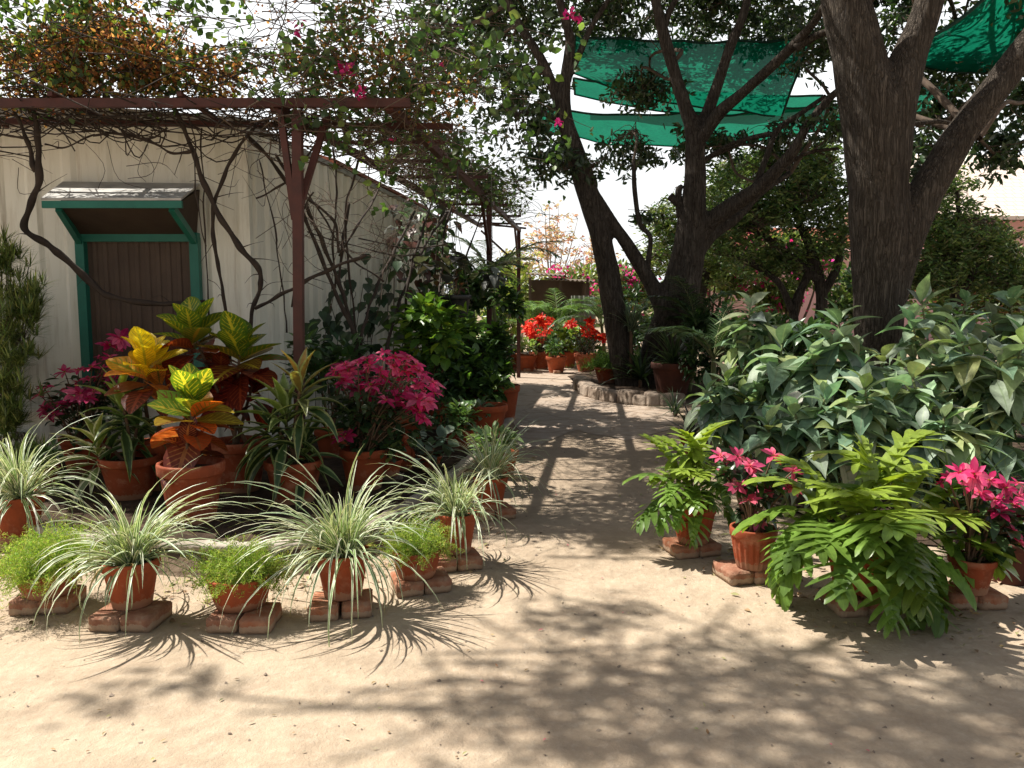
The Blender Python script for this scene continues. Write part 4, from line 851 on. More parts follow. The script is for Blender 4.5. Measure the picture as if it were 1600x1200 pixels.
# ---- striped grass
def grass_pot(u, v, r, h, z, label, seed, n=120, Lm=.40, style='plain', lean=0.):
    t = potted('potted_striped_grass', u, v, z, r*.7, label, 'potted plant', 'striped grass pots along the bed'); top = pot(t, r, h*.88, style=style); g = R(seed)
    az = g.uniform(0, 6.283, n); q = g.random(n)**.5*r*.5; base = A(list(top))+np.stack([np.cos(az)*q, np.sin(az)*q, 0*q+.0], 1)
    ph, ph2 = g.uniform(0, 6.28, 2); az = az+.55*np.sin(az+ph)+.25*np.sin(2*az+ph2)+g.normal(0, .35, n); k = g.random(n); L0 = 1+.18*np.sin(az+ph2); el = 1.42-1.25*k+g.normal(0, .12, n); L = Lm*(.6+.9*g.random(n))*L0; m = MB()
    blades(m, base, az, el, L, g.uniform(.0052, .0088, n), 1.1+1.5*k*g.uniform(.5, 1.3, n), [.75, 1, 1, .95, .85, .72, .55, .34, .05], mixc(g, n, (.12, .21, .05), (.15, .25, .07), (.10, .19, .06)), mixc(g, n, (.62, .65, .48), (.70, .70, .58), (.5, .56, .4)), fold=.35, roll=g.normal(0, .3, n), dp=1.15, bend=g.normal(0, .3, n))
    # centre tuft and a few dead blades
    n2 = n//3; az = g.uniform(0, 6.28, n2); blades(m, A(list(top))+g.normal(0, r*.2, (n2, 3))*[1, 1, 0], az, g.uniform(.9, 1.5, n2), Lm*g.uniform(.45, .75, n2), .006, g.uniform(.2, .9, n2), [.8, 1, .9, .6, .05], mixc(g, n2, (.20, .30, .06), (.16, .26, .06)), mixc(g, n2, (.5, .55, .3)), fold=.4)
    n3 = 16; blades(m, A(list(top))+g.normal(0, r*.25, (n3, 3))*[1, 1, 0], g.uniform(0, 6.28, n3), g.uniform(.7, 1.3, n3), Lm*g.uniform(.8, 1.3, n3), g.uniform(.005, .008, n3), g.uniform(2.2, 3.4, n3), [.75, 1, 1, .9, .8, .6, .4, .05], mixc(g, n3, (.13, .2, .06)), mixc(g, n3, (.6, .6, .42)), fold=.35, dp=g.choice([2.6, 4.]), bend=g.normal(0, .8, n3))
    blades(m, A(list(top))+g.normal(0, r*.3, (6, 3))*[1, 1, 0], g.uniform(0, 6.28, 6), .3, Lm*.6, .006, 1.9, [.7, 1, .8, .5, .05], (.42, .28, .10), (.5, .36, .15))
    m.build('foliage', L_GRASS, t); return t
def on_bricks(fn, u, vb, r, label, seed, n=2, rz=0.):
    c = lift(u, vb, 0, .1); c = G(u, vb, 0); c.y += .13; bricks(c, label, n, rz, seed); return .072
z = .077
bricks(lift(192, 986, 0, .115), 'red brick on the %s under the striped grass pot before the croton', 2, -.05, 0)
grass_pot(193, 955, .132, .26, z, 'striped grass pot on two bricks directly before the yellow croton', 81, 160, .42)
bricks(lift(528, 968, 0, .115), 'red brick on the %s under the widest striped grass pot before the pink poinsettia', 2, .1, 1)
grass_pot(530, 940, .135, .26, z, 'widest striped grass pot on bricks before the big pink poinsettia', 82, 170, .45)
bricks(lift(708, 892, 0, .1), 'red brick on the %s under the striped grass pot at the kerb corner', 2, .3, 2)
grass_pot(712, 868, .12, .27, z, 'striped grass pot at the kerb corner along the path with long drooping blades', 83, 110, .42)
bricks(lift(768, 812, 0, .1), 'red brick on the %s under the farthest striped grass pot by the path', 2, .3, 0)
grass_pot(766, 798, .12, .26, z, 'farthest striped grass pot along the left edge of the path', 84, 130, .42)
bricks(lift(18, 862, 0, .1), 'red brick on the %s under the striped grass at the picture edge', 2, 0, 1)
grass_pot(14, 850, .15, .32, z, 'tall striped grass pot at the left picture edge behind a fern bowl', 85, 150, .52)

# ---- asparagus fern bowls
def fern_mesh(m, g, c, rx, rz, nf, needles, cols, L=.022, el0=.2, zup=.0, droop=(.6, 1.5), Lf=None):
    az = g.uniform(0, 6.283, nf); el = g.uniform(el0, 1.45, nf); Lf = (rx*g.uniform(.55, 1.15, nf)) if Lf is None else Lf*g.uniform(.6, 1.1, nf); dr = g.uniform(*droop, nf)
    ts = g.random((nf, needles))**.7; P = np.zeros((nf, needles, 3)); steps = 6; c0 = np.tile(A(list(c)), (nf, 1))+g.normal(0, rx*.28, (nf, 3))*[1, 1, .05]
    pts = [c0]
    for s in range(steps):
        e = el-dr*(s/steps); h = np.stack([np.cos(e)*np.cos(az), np.cos(e)*np.sin(az), np.sin(e)*(rz/rx)], 1); pts.append(pts[-1]+h*(Lf/steps)[:, None])
    pts = np.stack(pts, 1); x = ts*steps; i = np.minimum(x.astype(int), steps-1); f = (x-i)[..., None]; ar = np.arange(nf)[:, None]
    P = pts[ar, i]*(1-f)+pts[ar, i+1]*f; B = P.reshape(-1, 3)+g.normal(0, rx*.035, (nf*needles, 3)); n = len(B)
    leaf6(m, B, unit(g, n)+[0, 0, .35], L*g.uniform(.6, 1.3, n), L*.07, mixc(g, n, *cols, jit=.2), g, .2, (.3, .7), 1.)
FC = [(.27, .40, .07), (.34, .44, .09), (.20, .33, .06), (.42, .44, .15)]
def fern_bowl(u, v, r, h, label, seed, nf=230, rx=.2, spill=0):
    t = potted('potted_asparagus_fern', u, v, z, r*.7, label, 'potted plant', 'fern bowls along the bed'); top = pot(t, r, h, r*.74, 'bowl'); g = R(seed); m = MB()
    fern_mesh(m, g, top+Vector((0, 0, -.01)), rx*1.1, rx*1.25, int(nf*1.3), 70, FC, .02); 
    if spill: fern_mesh(m, g, top+Vector((r*.8*spill, 0, 0)), r*.8, r*.8, 40, 40, [(.30, .28, .10), (.22, .26, .06)], droop=(1.2, 2.4))
    m.build('foliage', L_FERN, t)
bricks(lift(60, 960, 0, .115), 'red brick on the %s under the fern bowl at the left picture edge', 2, .05, 0, .135)
fern_bowl(58, 938, .15, .13, 'feathery yellow green fern bowl on bricks at the left picture edge', 91, 330, .23, -1)
bricks(lift(373, 990, 0, .115), 'red brick on the %s under the fern bowl between two striped grasses', 2, 0, 2)
fern_bowl(365, 958, .152, .155, 'feathery green fern bowl on bricks between the two front striped grass pots', 92, 280, .17, 1)
bricks(lift(655, 928, 0, .1), 'red brick on the %s under the small fern bowl by the path', 2, .35, 1)
fern_bowl(648, 908, .13, .15, 'small bright fern bowl on bricks between striped grass pots beside the path', 93, 220, .155, 1)

# ---- crotons
def rosette(m, g, c, s, n, pal, spread=1., lo=-.55):
    """croton leaves spiralling round a stem tip, young ones on top"""
    k = np.arange(n)/(n-1); az = np.arange(n)*2.4+g.uniform(0, 6)+g.normal(0, .25, n); el = lo+(1.2-lo)*k**.85+g.normal(0, .16, n)
    L = s*(.24-.05*k)*g.uniform(.8, 1.15, n); base = A(list(c))+np.stack([0*k, 0*k, (k-1)*.16*s], 1)
    low, mid, top = pal; kk = k[:, None]
    def grad(i): return np.where(kk < .3, A(low[i])+(A(mid[i])-A(low[i]))*kk/.3, A(mid[i])+(A(top[i])-A(mid[i]))*np.clip((kk-.3)/.3+g.normal(0, .42, kk.shape), 0, 1))
    jit = g.normal(1, .16, (n, 1))
    blades(m, base, az, el, L*spread, L*.32, g.uniform(.1, .7, n), [.10, .42, .78, .98, 1., .86, .55, .12], np.clip(grad(0)*jit, 0, .9), np.clip(grad(1)*jit, 0, .9), fold=.22, roll=g.normal(0, .25, n))
PY = (((.16, .045, .03), (.4, .10, .06)), ((.55, .20, .03), (.13, .12, .02)), ((.80, .58, .02), (.42, .40, .03)))
PO = (((.12, .03, .03), (.45, .2, .08)), ((.68, .14, .025), (.14, .035, .02)), ((.15, .26, .03), (.68, .62, .07)))
PD = (((.14, .018, .015), (.34, .05, .03)), ((.20, .035, .018), (.40, .10, .03)), ((.14, .25, .03), (.60, .54, .05)))
def croton(u, v, r, h, label, seed, heads, st='plain', fwd=0.):
    t = potted('potted_croton', u, v, .13, r*.7, label, 'potted plant', 'potted crotons in the raised bed'); top = pot(t, r, h, style=st); g = R(seed)
    for hu, hv, s, n, pal, lo in heads:
        e = at(hu, hv, t.location.y+g.uniform(-.08, .08)+fwd); m = MB(); b = top+Vector((g.normal(0, .03), g.normal(0, .03), -.02)); tube(m, [b, (b+e)/2+Vector((g.normal(0, .03), 0, .0)), e], [.016, .013, .009], 8, 6); m.build('stem', STEMR, t)
        m = MB(); rosette(m, g, e, s, n, pal, 1., lo); m.build('leaf_rosette', L_CROTON, t)
    return t
croton(288, 822, .205, .385, 'orange and green veined croton in the front terracotta pot of the bed', 101, [(300, 628, 1.35, 25, PO, -.6), (292, 690, 1.1, 7, (PO[0], PO[0], PO[0]), -1.1)])
croton(365, 772, .21, .38, 'tallest croton with green crowns above dark red leaves near the window', 102, [(300, 512, 1.5, 22, PD, -.5), (375, 540, 1.55, 25, PD, -.6), (345, 585, 1.3, 12, (PD[0], PD[0], PD[1]), -.7), (395, 600, 1.1, 9, (PD[0], PD[0], PD[0]), -.9)])
croton(238, 768, .19, .36, 'bright yellow topped croton behind the left broad leaved pot', 103, [(228, 560, 1.3, 20, PY, -.3), (250, 600, .8, 6, (PY[0], PY[0], PY[1]), -.4)], fwd=-.42)

# ---- cordylines
def cord_head(m, g, c, s, n, tip, dark, marg, lo=-.5, dr=(.7, 1.5)):
    k = np.arange(n)/(n-1); az = np.arange(n)*2.4+g.uniform(0, 6)+g.normal(0, .2, n); el = lo+(1.25-lo)*k+g.normal(0, .12, n); L = s*(.42-.14*k)*g.uniform(.85, 1.15, n)
    col = A(dark)+(A(tip)-A(dark))*np.clip(k*1.6-.6, 0, 1)[:, None]
    blades(m, A(list(c))+np.stack([0*k, 0*k, (k-1)*.22*s], 1), az, el, L, s*g.uniform(.034, .044, n), g.uniform(*dr, n)*(1.15-k*.7), [.18, .5, .85, 1, .95, .78, .52, .28, .04], col*g.normal(1, .15, (n, 1)), A(marg)*g.normal(1, .12, (n, 1)), fold=.4, roll=g.normal(0, .2, n), dp=1.2)
def cordyline(u, v, r, h, label, seed, heads, zb=.13):
    t = potted('potted_cordyline', u, v, zb, r*.7, label, 'potted plant', 'potted cordylines in the raised bed'); top = pot(t, r, h); g = R(seed)
    for hu, hv, s, n, tip, dark, marg in heads:
        e = at(hu, hv, t.location.y+g.uniform(-.08, .05)); m = MB(); tube(m, [top+Vector((g.normal(0, .03), 0, -.03)), (top+e)/2+Vector((g.normal(0, .02), 0, 0)), e], [.014, .012, .01], 7, 5); m.build('stem', STEMR, t)
        m = MB(); cord_head(m, g, e, s, n, tip, dark, marg); m.build('leaf_rosette', L_CORD, t)
GD = (.05, .095, .03)
cordyline(190, 783, .205, .30, 'cream edged cordyline pot at the left of the croton group', 111, [(152, 690, 1.0, 20, (.42, .46, .12), (.14, .2, .06), (.68, .68, .48)), (190, 625, 1.05, 24, (.28, .34, .06), GD, (.22, .29, .11)), (215, 660, 1.0, 18, GD, (.04, .075, .025), (.12, .2, .07))])
cordyline(452, 790, .20, .30, 'dark glossy cordyline pot right of the crotons at the rusty post', 112, [(446, 640, 1.12, 28, (.22, .3, .06), GD, (.28, .35, .14)), (470, 600, 1.0, 20, (.34, .20, .05), GD, (.28, .3, .12)), (425, 660, 1.0, 20, GD, (.04, .08, .025), (.24, .3, .11)), (475, 690, .95, 18, GD, (.05, .09, .03), (.3, .38, .16))])

# ---- poinsettias
def flower_mesh(seed, s, cols, nb=13, name='flower_head'):
    g = R(seed); m = MB(); k = np.arange(nb)/nb; az = np.arange(nb)*2.4+g.normal(0, .15, nb); inner_ = k > .6
    L = np.where(inner_, s*.42, s)*g.uniform(.75, 1.1, nb); el = np.where(inner_, .75, .18)+g.normal(0, .14, nb)
    blades(m, np.zeros((nb, 3)), az, el, L, L*.21, g.uniform(.1, .7, nb), [.12, .7, 1, .72, .05], mixc(g, nb, *cols, jit=.22), mixc(g, nb, *[A(c)*.6+.02 for c in cols]), fold=.2, roll=g.normal(0, .2, nb))
    n2 = 7; leaf6(m, g.normal(0, s*.05, (n2, 3)), unit(g, n2)*[.4, .4, 0]+[0, 0, 1], s*.13, s*.05, mixc(g, n2, (.5, .42, .05), (.3, .33, .05)), g)
    return m.mesh(name, L_BRACT)
PKF = [(.72, .04, .19), (.66, .03, .17), (.76, .09, .25)]; PKL = [(.74, .13, .25), (.70, .09, .22), (.76, .2, .30)]; RDF = [(.70, .045, .02), (.62, .02, .02), (.76, .10, .03)]
FLW = [flower_mesh(200+i, .085*(.8+.08*i), [A(c)*(.8+.09*(i%4)) for c in PKF]+[(.76, .16, .28)]*(i % 3), 9+i) for i in range(6)]; FLP = [flower_mesh(210+i, .095*(.8+.1*i), PKL, 9+i) for i in range(5)]; FLR = [flower_mesh(220+i, .12, RDF) for i in range(3)]
def poin_leaves(m, g, blobs, n, cols=((.04, .075, .03), (.055, .10, .035), (.03, .06, .025)), L=.095):
    P, d = in_blobs(g, n, blobs, .3); az = np.arctan2(d[:, 1], d[:, 0])+g.normal(0, .6, n)
    blades(m, P, az, g.uniform(-.5, .6, n), L*g.uniform(.7, 1.25, n), L*.26*g.uniform(.8, 1.2, n), g.uniform(.2, 1.2, n), [.15, .8, 1, .6, .04], mixc(g, n, *cols), fold=.25, roll=g.normal(0, .3, n))
def poinsettia(u, v, zb, r, h, label, group, seed, heads, fl, lblobs, nl, style='plain', sc=1., Ldep=None, face=.6):
    t = potted('potted_poinsettia', u, v, zb, r*.7, label, 'potted plant', group); top = pot(t, r, h, style=style); g = R(seed); sm = MB(); Yp = t.location.y
    for hu, hv, s in heads:
        e = at(hu, hv, Yp+g.uniform(-.25, .18) if Ldep is None else Yp+g.uniform(-Ldep, Ldep*.7)); b = top+Vector((g.normal(0, r*.2), g.normal(0, r*.2), -.02))
        tube(sm, [b, b+(e-b)*.5+Vector((0, 0, .05)), e], [.007, .006, .004], 5, 4, cap=False)
        o = inst('flower_head', fl[g.integers(0, len(fl))], e, t, 0, s*sc); o.rotation_euler = (Euler((g.uniform(.15, face), g.normal((e.x-top.x)*1.2, .25), 0)).to_quaternion() @ Euler((0, 0, g.uniform(0, 6.28))).to_quaternion()).to_euler()
    m = MB(); poin_leaves(m, g, [blob(a, b_, c, d_, Yp+.02, e_) for a, b_, c, d_, e_ in lblobs], nl); m.build('foliage', L_DARK, t); sm.build('stems', STEMR, t)
g = R(301)
hd = []
for k in range(400):
    u, v = g.uniform(508, 684), g.uniform(548, 662)
    if ((u-592)/88)**2+((v-606)/56)**2 < 1 and v < 590+.35*(u-500) and all((u-a)**2+((v-b)*1.5)**2 > 200 for a, b, _ in hd): hd.append((u, v, g.uniform(.8, 1.2)))
hd += [(640, 632, 1.1), (655, 645, 1.2), (625, 640, 1.), (668, 628, 1.), (540, 682, 1.2), (586, 662, .8), (578, 668, .8), (663, 655, .8)]
poinsettia(565, 768, .13, .185, .31, 'large pink poinsettia bush in a terracotta pot near the rusty post', 'pink poinsettias', 301, hd, FLW, [(590, 630, 72, 52, .32), (575, 680, 45, 36, .25), (640, 672, 34, 30, .22), (560, 640, 40, 40, .3)], 620, sc=1.15)
g = R(302); hd = []
for k in range(200):
    u, v = g.uniform(60, 205), g.uniform(528, 655)
    if abs(v-(640-.62*(u-60))) < 34 and all((u-a)**2+((v-b)*1.3)**2 > 230 for a, b, _ in hd): hd.append((u, v, g.uniform(.8, 1.2)))
hd += [(72, 640, 1.1), (90, 632, 1.), (85, 648, 1.)]
poinsettia(120, 742, .13, .18, .30, 'shaded pink poinsettia bush behind the left cordyline', 'pink poinsettias', 302, hd, FLW, [(120, 620, 55, 45, .3), (150, 660, 60, 40, .3), (180, 610, 40, 50, .25)], 420, sc=1.1)
PR = 'pink poinsettias'
poinsettia(1183, 893, .077, .125, .225, 'pale pink poinsettia in a fluted pot between two philodendrons', PR, 303, [(1152, 713, 1), (1140, 722, .8), (1172, 728, .9), (1208, 712, 1.1), (1150, 760, 1), (1164, 758, .8), (1190, 762, 1.25), (1172, 782, .9), (1184, 812, 1.05), (1130, 738, .7), (1168, 742, .8), (1240, 735, .8), (1238, 762, .7), (1200, 756, .9), (1126, 712, .7)], FLP, [(1180, 755, 45, 38, .14), (1190, 800, 28, 25, .1), (1150, 740, 28, 25, .1)], 190, 'fluted', .84, .12, 1.15)
poinsettia(1530, 932, .077, .11, .18, 'bright pink poinsettia in a plain pot right of the large philodendron', PR, 304, [(1480, 745, .9), (1500, 738, 1), (1522, 742, 1), (1545, 750, 1.1), (1570, 762, 1), (1555, 780, 1.2), (1580, 790, 1.1), (1530, 770, .9), (1560, 800, 1.2), (1535, 800, 1), (1592, 775, 1), (1585, 830, 1), (1592, 848, 1), (1575, 820, .8), (1600, 805, 1), (1515, 760, .8), (1470, 755, .7), (1610, 790, 1), (1590, 755, .8)], FLW, [(1550, 800, 50, 45, .2), (1570, 840, 40, 30, .15)], 260, sc=.86, Ldep=.15, face=1.1)
bricks(lift(1172, 912, 0, .1), 'dusty brick on the %s under the pale pink poinsettia', 2, .2, 2)
bricks(lift(1525, 952, 0, .1), 'brick on the %s under the bright pink poinsettia', 2, 0, 1)

# ---- philodendrons with deeply cut leaves
def xan_leaf(m, g, b, az, el, L, dr, col):
    ns = 8; T = []; P = [A(list(b))]
    for s in range(ns):
        e = el-dr*s/ns; T.append(A([math.cos(e)*math.cos(az), math.cos(e)*math.sin(az), math.sin(e)])); P.append(P[-1]+T[-1]*L/ns)
    T.append(T[-1]); S = A([-math.sin(az), math.cos(az), 0]); rl = g.normal(0, .3); 
    blades(m, [P[0]], az, el, L, L*.20, dr, [.7, 1, 1, .92, .8, .64, .46, .26, .05], col, A(col)*1.5, fold=.15)
    B, AZ, EL, LL, WW, DR = [], [], [], [], [], []
    for sd in (1, -1):
        for k, (t, a, l) in enumerate(((.01, 2.45, .30), (.05, 2.0, .44), (.14, 1.6, .55), (.27, 1.32, .60), (.41, 1.08, .57), (.55, .86, .50), (.69, .66, .40), (.82, .45, .28))):
            i = min(int(t*ns), ns-1); p = P[i]+(P[i+1]-P[i])*(t*ns-i); tt = T[i]; N = np.cross(tt, S)
            s2 = S*math.cos(rl)+N*math.sin(rl)*.6; d = math.cos(a)*tt+math.sin(a)*sd*s2; d[2] += .05; d /= np.linalg.norm(d)
            B.append(p-d*L*.01); AZ.append(math.atan2(d[1], d[0])); EL.append(math.asin(d[2])); LL.append(L*l*g.uniform(.95, 1.2)); WW.append(L*.068*g.uniform(.85, 1.15)); DR.append(g.uniform(.2, .7))
    blades(m, B, AZ, EL, LL, WW, DR, [1.7, 1.2, 1., .95, .72, .12], col, A(col)*1.35, fold=.12)
def philodendron(u, v, zb, r, h, label, seed, tips, style='fluted', z0=None, cols=None, fill=10, Lr=(.22, .30)):
    t = potted('potted_philodendron', u, v, zb, r*.7, label, 'potted plant', 'cut leaved philodendrons by the path'); top = pot(t, r, h, style=style); g = R(seed); m, sm = MB(), MB(); Yp = t.location.y
    for tp in tips:
        hu, hv, dy, L = tp[:4]
        if dy < -.2 and len(tips) > 30:
            if g.random() < .5: continue
            L = L*1.2; hv -= 22
        young = tp[4] if len(tp) > 4 else 0
        e = at(hu, hv, Yp+dy); c = top; h_ = e-c; az = math.atan2(h_.y, h_.x); rad = math.hypot(h_.x, h_.y)
        el = -.95+1.9*min(1, max(0, (h_.z+.12)/.5)); el = min(el, .9)
        # leaf attaches before its tip point e = centre of the blade
        b = e-Vector((math.cos(az), math.sin(az), math.sin(el)*.6))*L*.45
        tube(sm, [c, c+(b-c)*.5+Vector((0, 0, .10*rad+.05)), b], [.006, .005, .0035], 6, 5, cap=False)
        col = A((.27, .37, .06)) if young else A((.16, .27, .05)); col = col*g.normal(1, .12)
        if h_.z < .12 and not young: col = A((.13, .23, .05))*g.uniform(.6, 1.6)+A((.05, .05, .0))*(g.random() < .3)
        xan_leaf(m, g, b, az+g.normal(0, .3), el+g.normal(0, .22), L*g.uniform(.95, 1.3), g.uniform(.6, 1.2), col)
    m.build('foliage', L_XAN, t); sm.build('stems', STEMG, t)
g = R(401); tips = [(1110, 690, .05, .24, 1), (1075, 705, -.05, .22, 1), (1050, 715, 0, .22, 1), (1095, 712, .1, .22, 1), (1030, 722, .05, .22, 1), (1065, 735, -.12, .22, 1), (1090, 740, -.15, .2, 1), (1012, 745, -.05, .22), (1040, 758, -.15, .22), (1022, 785, -.12, .22), (1035, 800, -.18, .2), (1120, 730, 0, .2, 1), (1130, 755, -.05, .2), (1075, 770, -.2, .2), (1105, 775, -.18, .2), (1095, 815, -.2, .18), (1140, 780, .02, .2), (1060, 790, -.2, .18), (1050, 730, .2, .22), (1090, 720, .25, .22), (1120, 750, .2, .22), (1075, 745, .05, .2, 1), (1045, 742, .05, .2, 1)]
philodendron(1088, 853, .077, .132, .235, 'smaller yellow green cut leaved philodendron in a fluted pot by the path', 401, tips)
bricks(lift(1085, 870, 0, .1), 'dusty brick on the %s under the smaller philodendron', 2, .25, 0)
tips = [(1305, 700, .1, .30, 1), (1345, 735, .05, .20, 1), (1410, 712, .15, .30, 1), (1400, 752, 0, .30, 1), (1250, 755, .05, .30, 1), (1270, 790, -.05, .30), (1440, 770, 0, .28, 1), (1490, 775, .05, .28), (1330, 820, -.3, .30, 1), (1290, 820, -.25, .28), (1390, 800, -.3, .26, 1), (1430, 810, -.2, .28, 1), (1235, 820, -.1, .28), (1410, 860, -.4, .27), (1370, 850, -.45, .25), (1450, 850, -.2, .28), (1500, 840, .05, .28), (1255, 880, -.25, .28), (1295, 880, -.4, .27), (1340, 890, -.5, .25), (1330, 910, -.45, .25), (1370, 925, -.5, .26), (1450, 920, -.42, .28), (1480, 900, -.25, .28), (1500, 930, -.28, .25), (1420, 915, -.5, .25), (1275, 920, -.35, .25), (1310, 935, -.42, .24), (1395, 935, -.48, .22), (1460, 950, -.38, .24), (1220, 850, .05, .26), (1350, 780, -.1, .28, 1), (1320, 760, .1, .26), (1370, 760, .1, .26), (1440, 890, -.4, .27), (1290, 850, -.35, .27), (1470, 870, -.1, .26), (1520, 880, .0, .24), (1340, 840, -.4, .26), (1400, 890, -.5, .25), (1205, 790, 0, .3), (1215, 875, -.1, .28), (1235, 770, .1, .3, 1), (1530, 805, .05, .3), (1525, 850, -.1, .28), (1480, 800, -.1, .3, 1), (1300, 770, -.15, .3, 1), (1440, 840, -.3, .28, 1), (1260, 850, -.19, .3), (1500, 905, -.15, .3), (1380, 830, -.35, .28, 1), (1300, 860, -.45, .27, 1)]
philodendron(1360, 945, .03, .17, .30, 'large cut leaved philodendron spilling over its pot at the front right', 402, tips)
bricks(lift(1350, 960, 0, .1), 'half hidden brick on the %s under the large spilling philodendron', 2, .1, 1)

# ---- broad grey-leaved shrubs under the thick trunk
def whorl(m, g, c, s, n, cols, lo=-.7):
    k = np.arange(n)/max(1, n-1); az = np.arange(n)*2.4+g.uniform(0, 6)+g.normal(0, .25, n); el = lo+(1.15-lo)*k+g.normal(0, .15, n); L = s*(.385-.15*k)*g.uniform(.75, 1.15, n)
    blades(m, A(list(c))+np.stack([0*k, 0*k, (k-1)*.2*s], 1), az, el, L, L*.225, g.uniform(.4, 1.3, n), [.10, .5, .88, 1, .85, .55, .22, .02], mixc(g, n, *cols, jit=.2), mixc(g, n, (.30, .38, .24)), fold=.3, roll=g.normal(0, .25, n))
BIGC = [(.19, .29, .19), (.24, .34, .24), (.15, .24, .155), (.27, .36, .21), (.30, .35, .14), (.32, .39, .29)]
def broad(heads, base, Y, label, seed):
    t = thing('broad_leaf_shrub', (at(base[0], 600, Y).x, Y, 0), label, 'shrub', 'broad leaved shrubs under the thick trunk'); g = R(seed); m, sm = MB(), MB(); b0 = t.location
    for hd in heads:
        hu, hv, s = hd[:3]; e = at(hu, hv, Y+(hd[3] if len(hd) > 3 else 0)); b = Vector((b0.x+g.normal(0, .06), b0.y+g.normal(0, .06), 0)); P = [b, b+(e-b)*.5+Vector((g.normal(0, .05), g.normal(0, .05), .1)), e]
        tube(sm, P, [.014, .011, .007], 6, 6); q = spline(P, 8); whorl(m, g, e, s, 13, BIGC)
        for f in np.arange(.35, .93, .17):
            p = q[int(f*(len(q)-1))]; n = 5; az = g.uniform(0, 6.28, n); L = s*g.uniform(.22, .42, n)
            blades(m, np.tile(p, (n, 1))+g.normal(0, .015, (n, 3)), az, g.uniform(-.6, .3, n), L, L*.225, g.uniform(.4, 1.3, n), [.10, .5, .88, 1, .85, .55, .22, .02], mixc(g, n, *BIGC, jit=.15), mixc(g, n, (.2, .28, .15)), fold=.3, roll=g.normal(0, .25, n))
    m.build('foliage', L_BIG, t); sm.build('stems', STEMG, t)
broad([(1172, 478, .95), (1150, 520, .8), (1200, 500, .7)], (1175,), 7.2, 'tall thin broad leaved shrub at the left end of the shrub bank', 501)
broad([(1222, 535, 1.15), (1205, 580, 1), (1190, 610, .9), (1240, 590, 1)], (1215,), 6.6, 'bluish broad leaved shrub left of centre in the shrub bank', 502)
broad([(1312, 498, 1.1), (1300, 540, 1.1), (1335, 545, 1.), (1270, 560, .9)], (1308,), 6.3, 'tall sunlit broad leaved shrub left of the thick trunk', 503)
broad([(1425, 585, 1.0), (1395, 620, .9), (1450, 620, .9)], (1420,), 5.7, 'sunlit broad leaved shrub in front of the thick trunk', 504)
broad([(1500, 520, 1.15), (1470, 560, 1.), (1530, 560, 1.), (1510, 600, 1)], (1500,), 6.3, 'broad leaved shrub with wide whorls right of the thick trunk', 505)
broad([(1440, 470, 1.1, .3), (1425, 500, .9), (1480, 490, .9, .3), (1510, 470, .9, .4)], (1455,), 7.1, 'broad leaved shrub reaching up beside the right of the thick trunk', 506)
broad([(1135, 590, .9), (1120, 630, .9), (1160, 620, .9), (1105, 610, .8)], (1135,), 6.6, 'low dark broad leaved shrub nearest the path', 507)
broad([(1240, 640, .95), (1200, 660, .9), (1270, 660, .9), (1290, 620, .9)], (1245,), 5.7, 'low broad leaved shrub behind the pale pink poinsettia', 508)
broad([(1335, 640, .95), (1310, 670, .9), (1365, 660, .9), (1350, 600, .9)], (1335,), 5.5, 'low broad leaved shrub just behind the large philodendron', 509)
broad([(1560, 560, 1.1), (1590, 600, 1), (1540, 620, 1), (1600, 530, 1)], (1565,), 6., 'broad leaved shrub at the right picture edge', 510)
broad([(1475, 650, .9), (1440, 670, .9), (1510, 660, .9)], (1475,), 5.4, 'low broad leaved shrub behind the bright pink poinsettia', 511)
broad([(1380, 560, .9, .2), (1345, 575, .9)], (1365,), 6.6, 'shaded broad leaved shrub close against the thick trunk', 512)
broad([(1580, 470, 1.), (1550, 500, .9), (1610, 480, 1)], (1585,), 7.6, 'tall shaded broad leaved shrub behind the one at the right picture edge', 513)

# ---- generic leafy shrub made of ovate or narrow leaves
def leafy(name, label, cat, group, base, blobs, n, L, W, cols, mat, seed, stems=6, up=.25, curl=(.2, 1.1), prof=(.12, .75, 1, .7, .04), potd=None, cl=0, lay=None):
    t = thing(name, tuple(base), label, cat, group); g = R(seed); top = Vector(base)
    if potd: top = pot(t, *potd[:2], style=potd[2] if len(potd) > 2 else 'plain')
    B = A(blobs)
    if cl: B = np.vstack([clump(g, b[:3], b[3:], cl, .5) for b in B])
    P, d = in_blobs(g, n, B, .25); az = np.arctan2(d[:, 1], d[:, 0])+g.normal(0, .7, n); m, sm = MB(), MB()
    blades(m, P, az, np.arcsin(np.clip(d[:, 2]*.6, -1, 1))+up+g.normal(0, .4, n), L*g.uniform(.65, 1.25, n), W*g.uniform(.7, 1.25, n), g.uniform(*curl, n), list(prof), mixc(g, n, *cols, jit=.18), fold=.25, roll=g.normal(0, .35, n))
    for k in range(stems):
        b = B[k % len(B)]; e = Vector(b[:3])+Vector(g.normal(0, .3, 3)*b[3:]); s = top+Vector((g.normal(0, .03), g.normal(0, .03), -.02)); tube(sm, [s, (s+e)/2+Vector((0, 0, .04)), e], [.012, .009, .004], 5, 4, cap=False)
    m.build('foliage', mat, t)
    if stems: sm.build('stems', STEMR, t)
    return t
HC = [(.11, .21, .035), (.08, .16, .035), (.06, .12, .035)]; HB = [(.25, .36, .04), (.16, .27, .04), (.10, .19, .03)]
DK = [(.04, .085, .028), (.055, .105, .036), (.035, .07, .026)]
GB = 'bushy potted shrubs beside the shed'
def bedp(u, v): return G(u, v, .13)
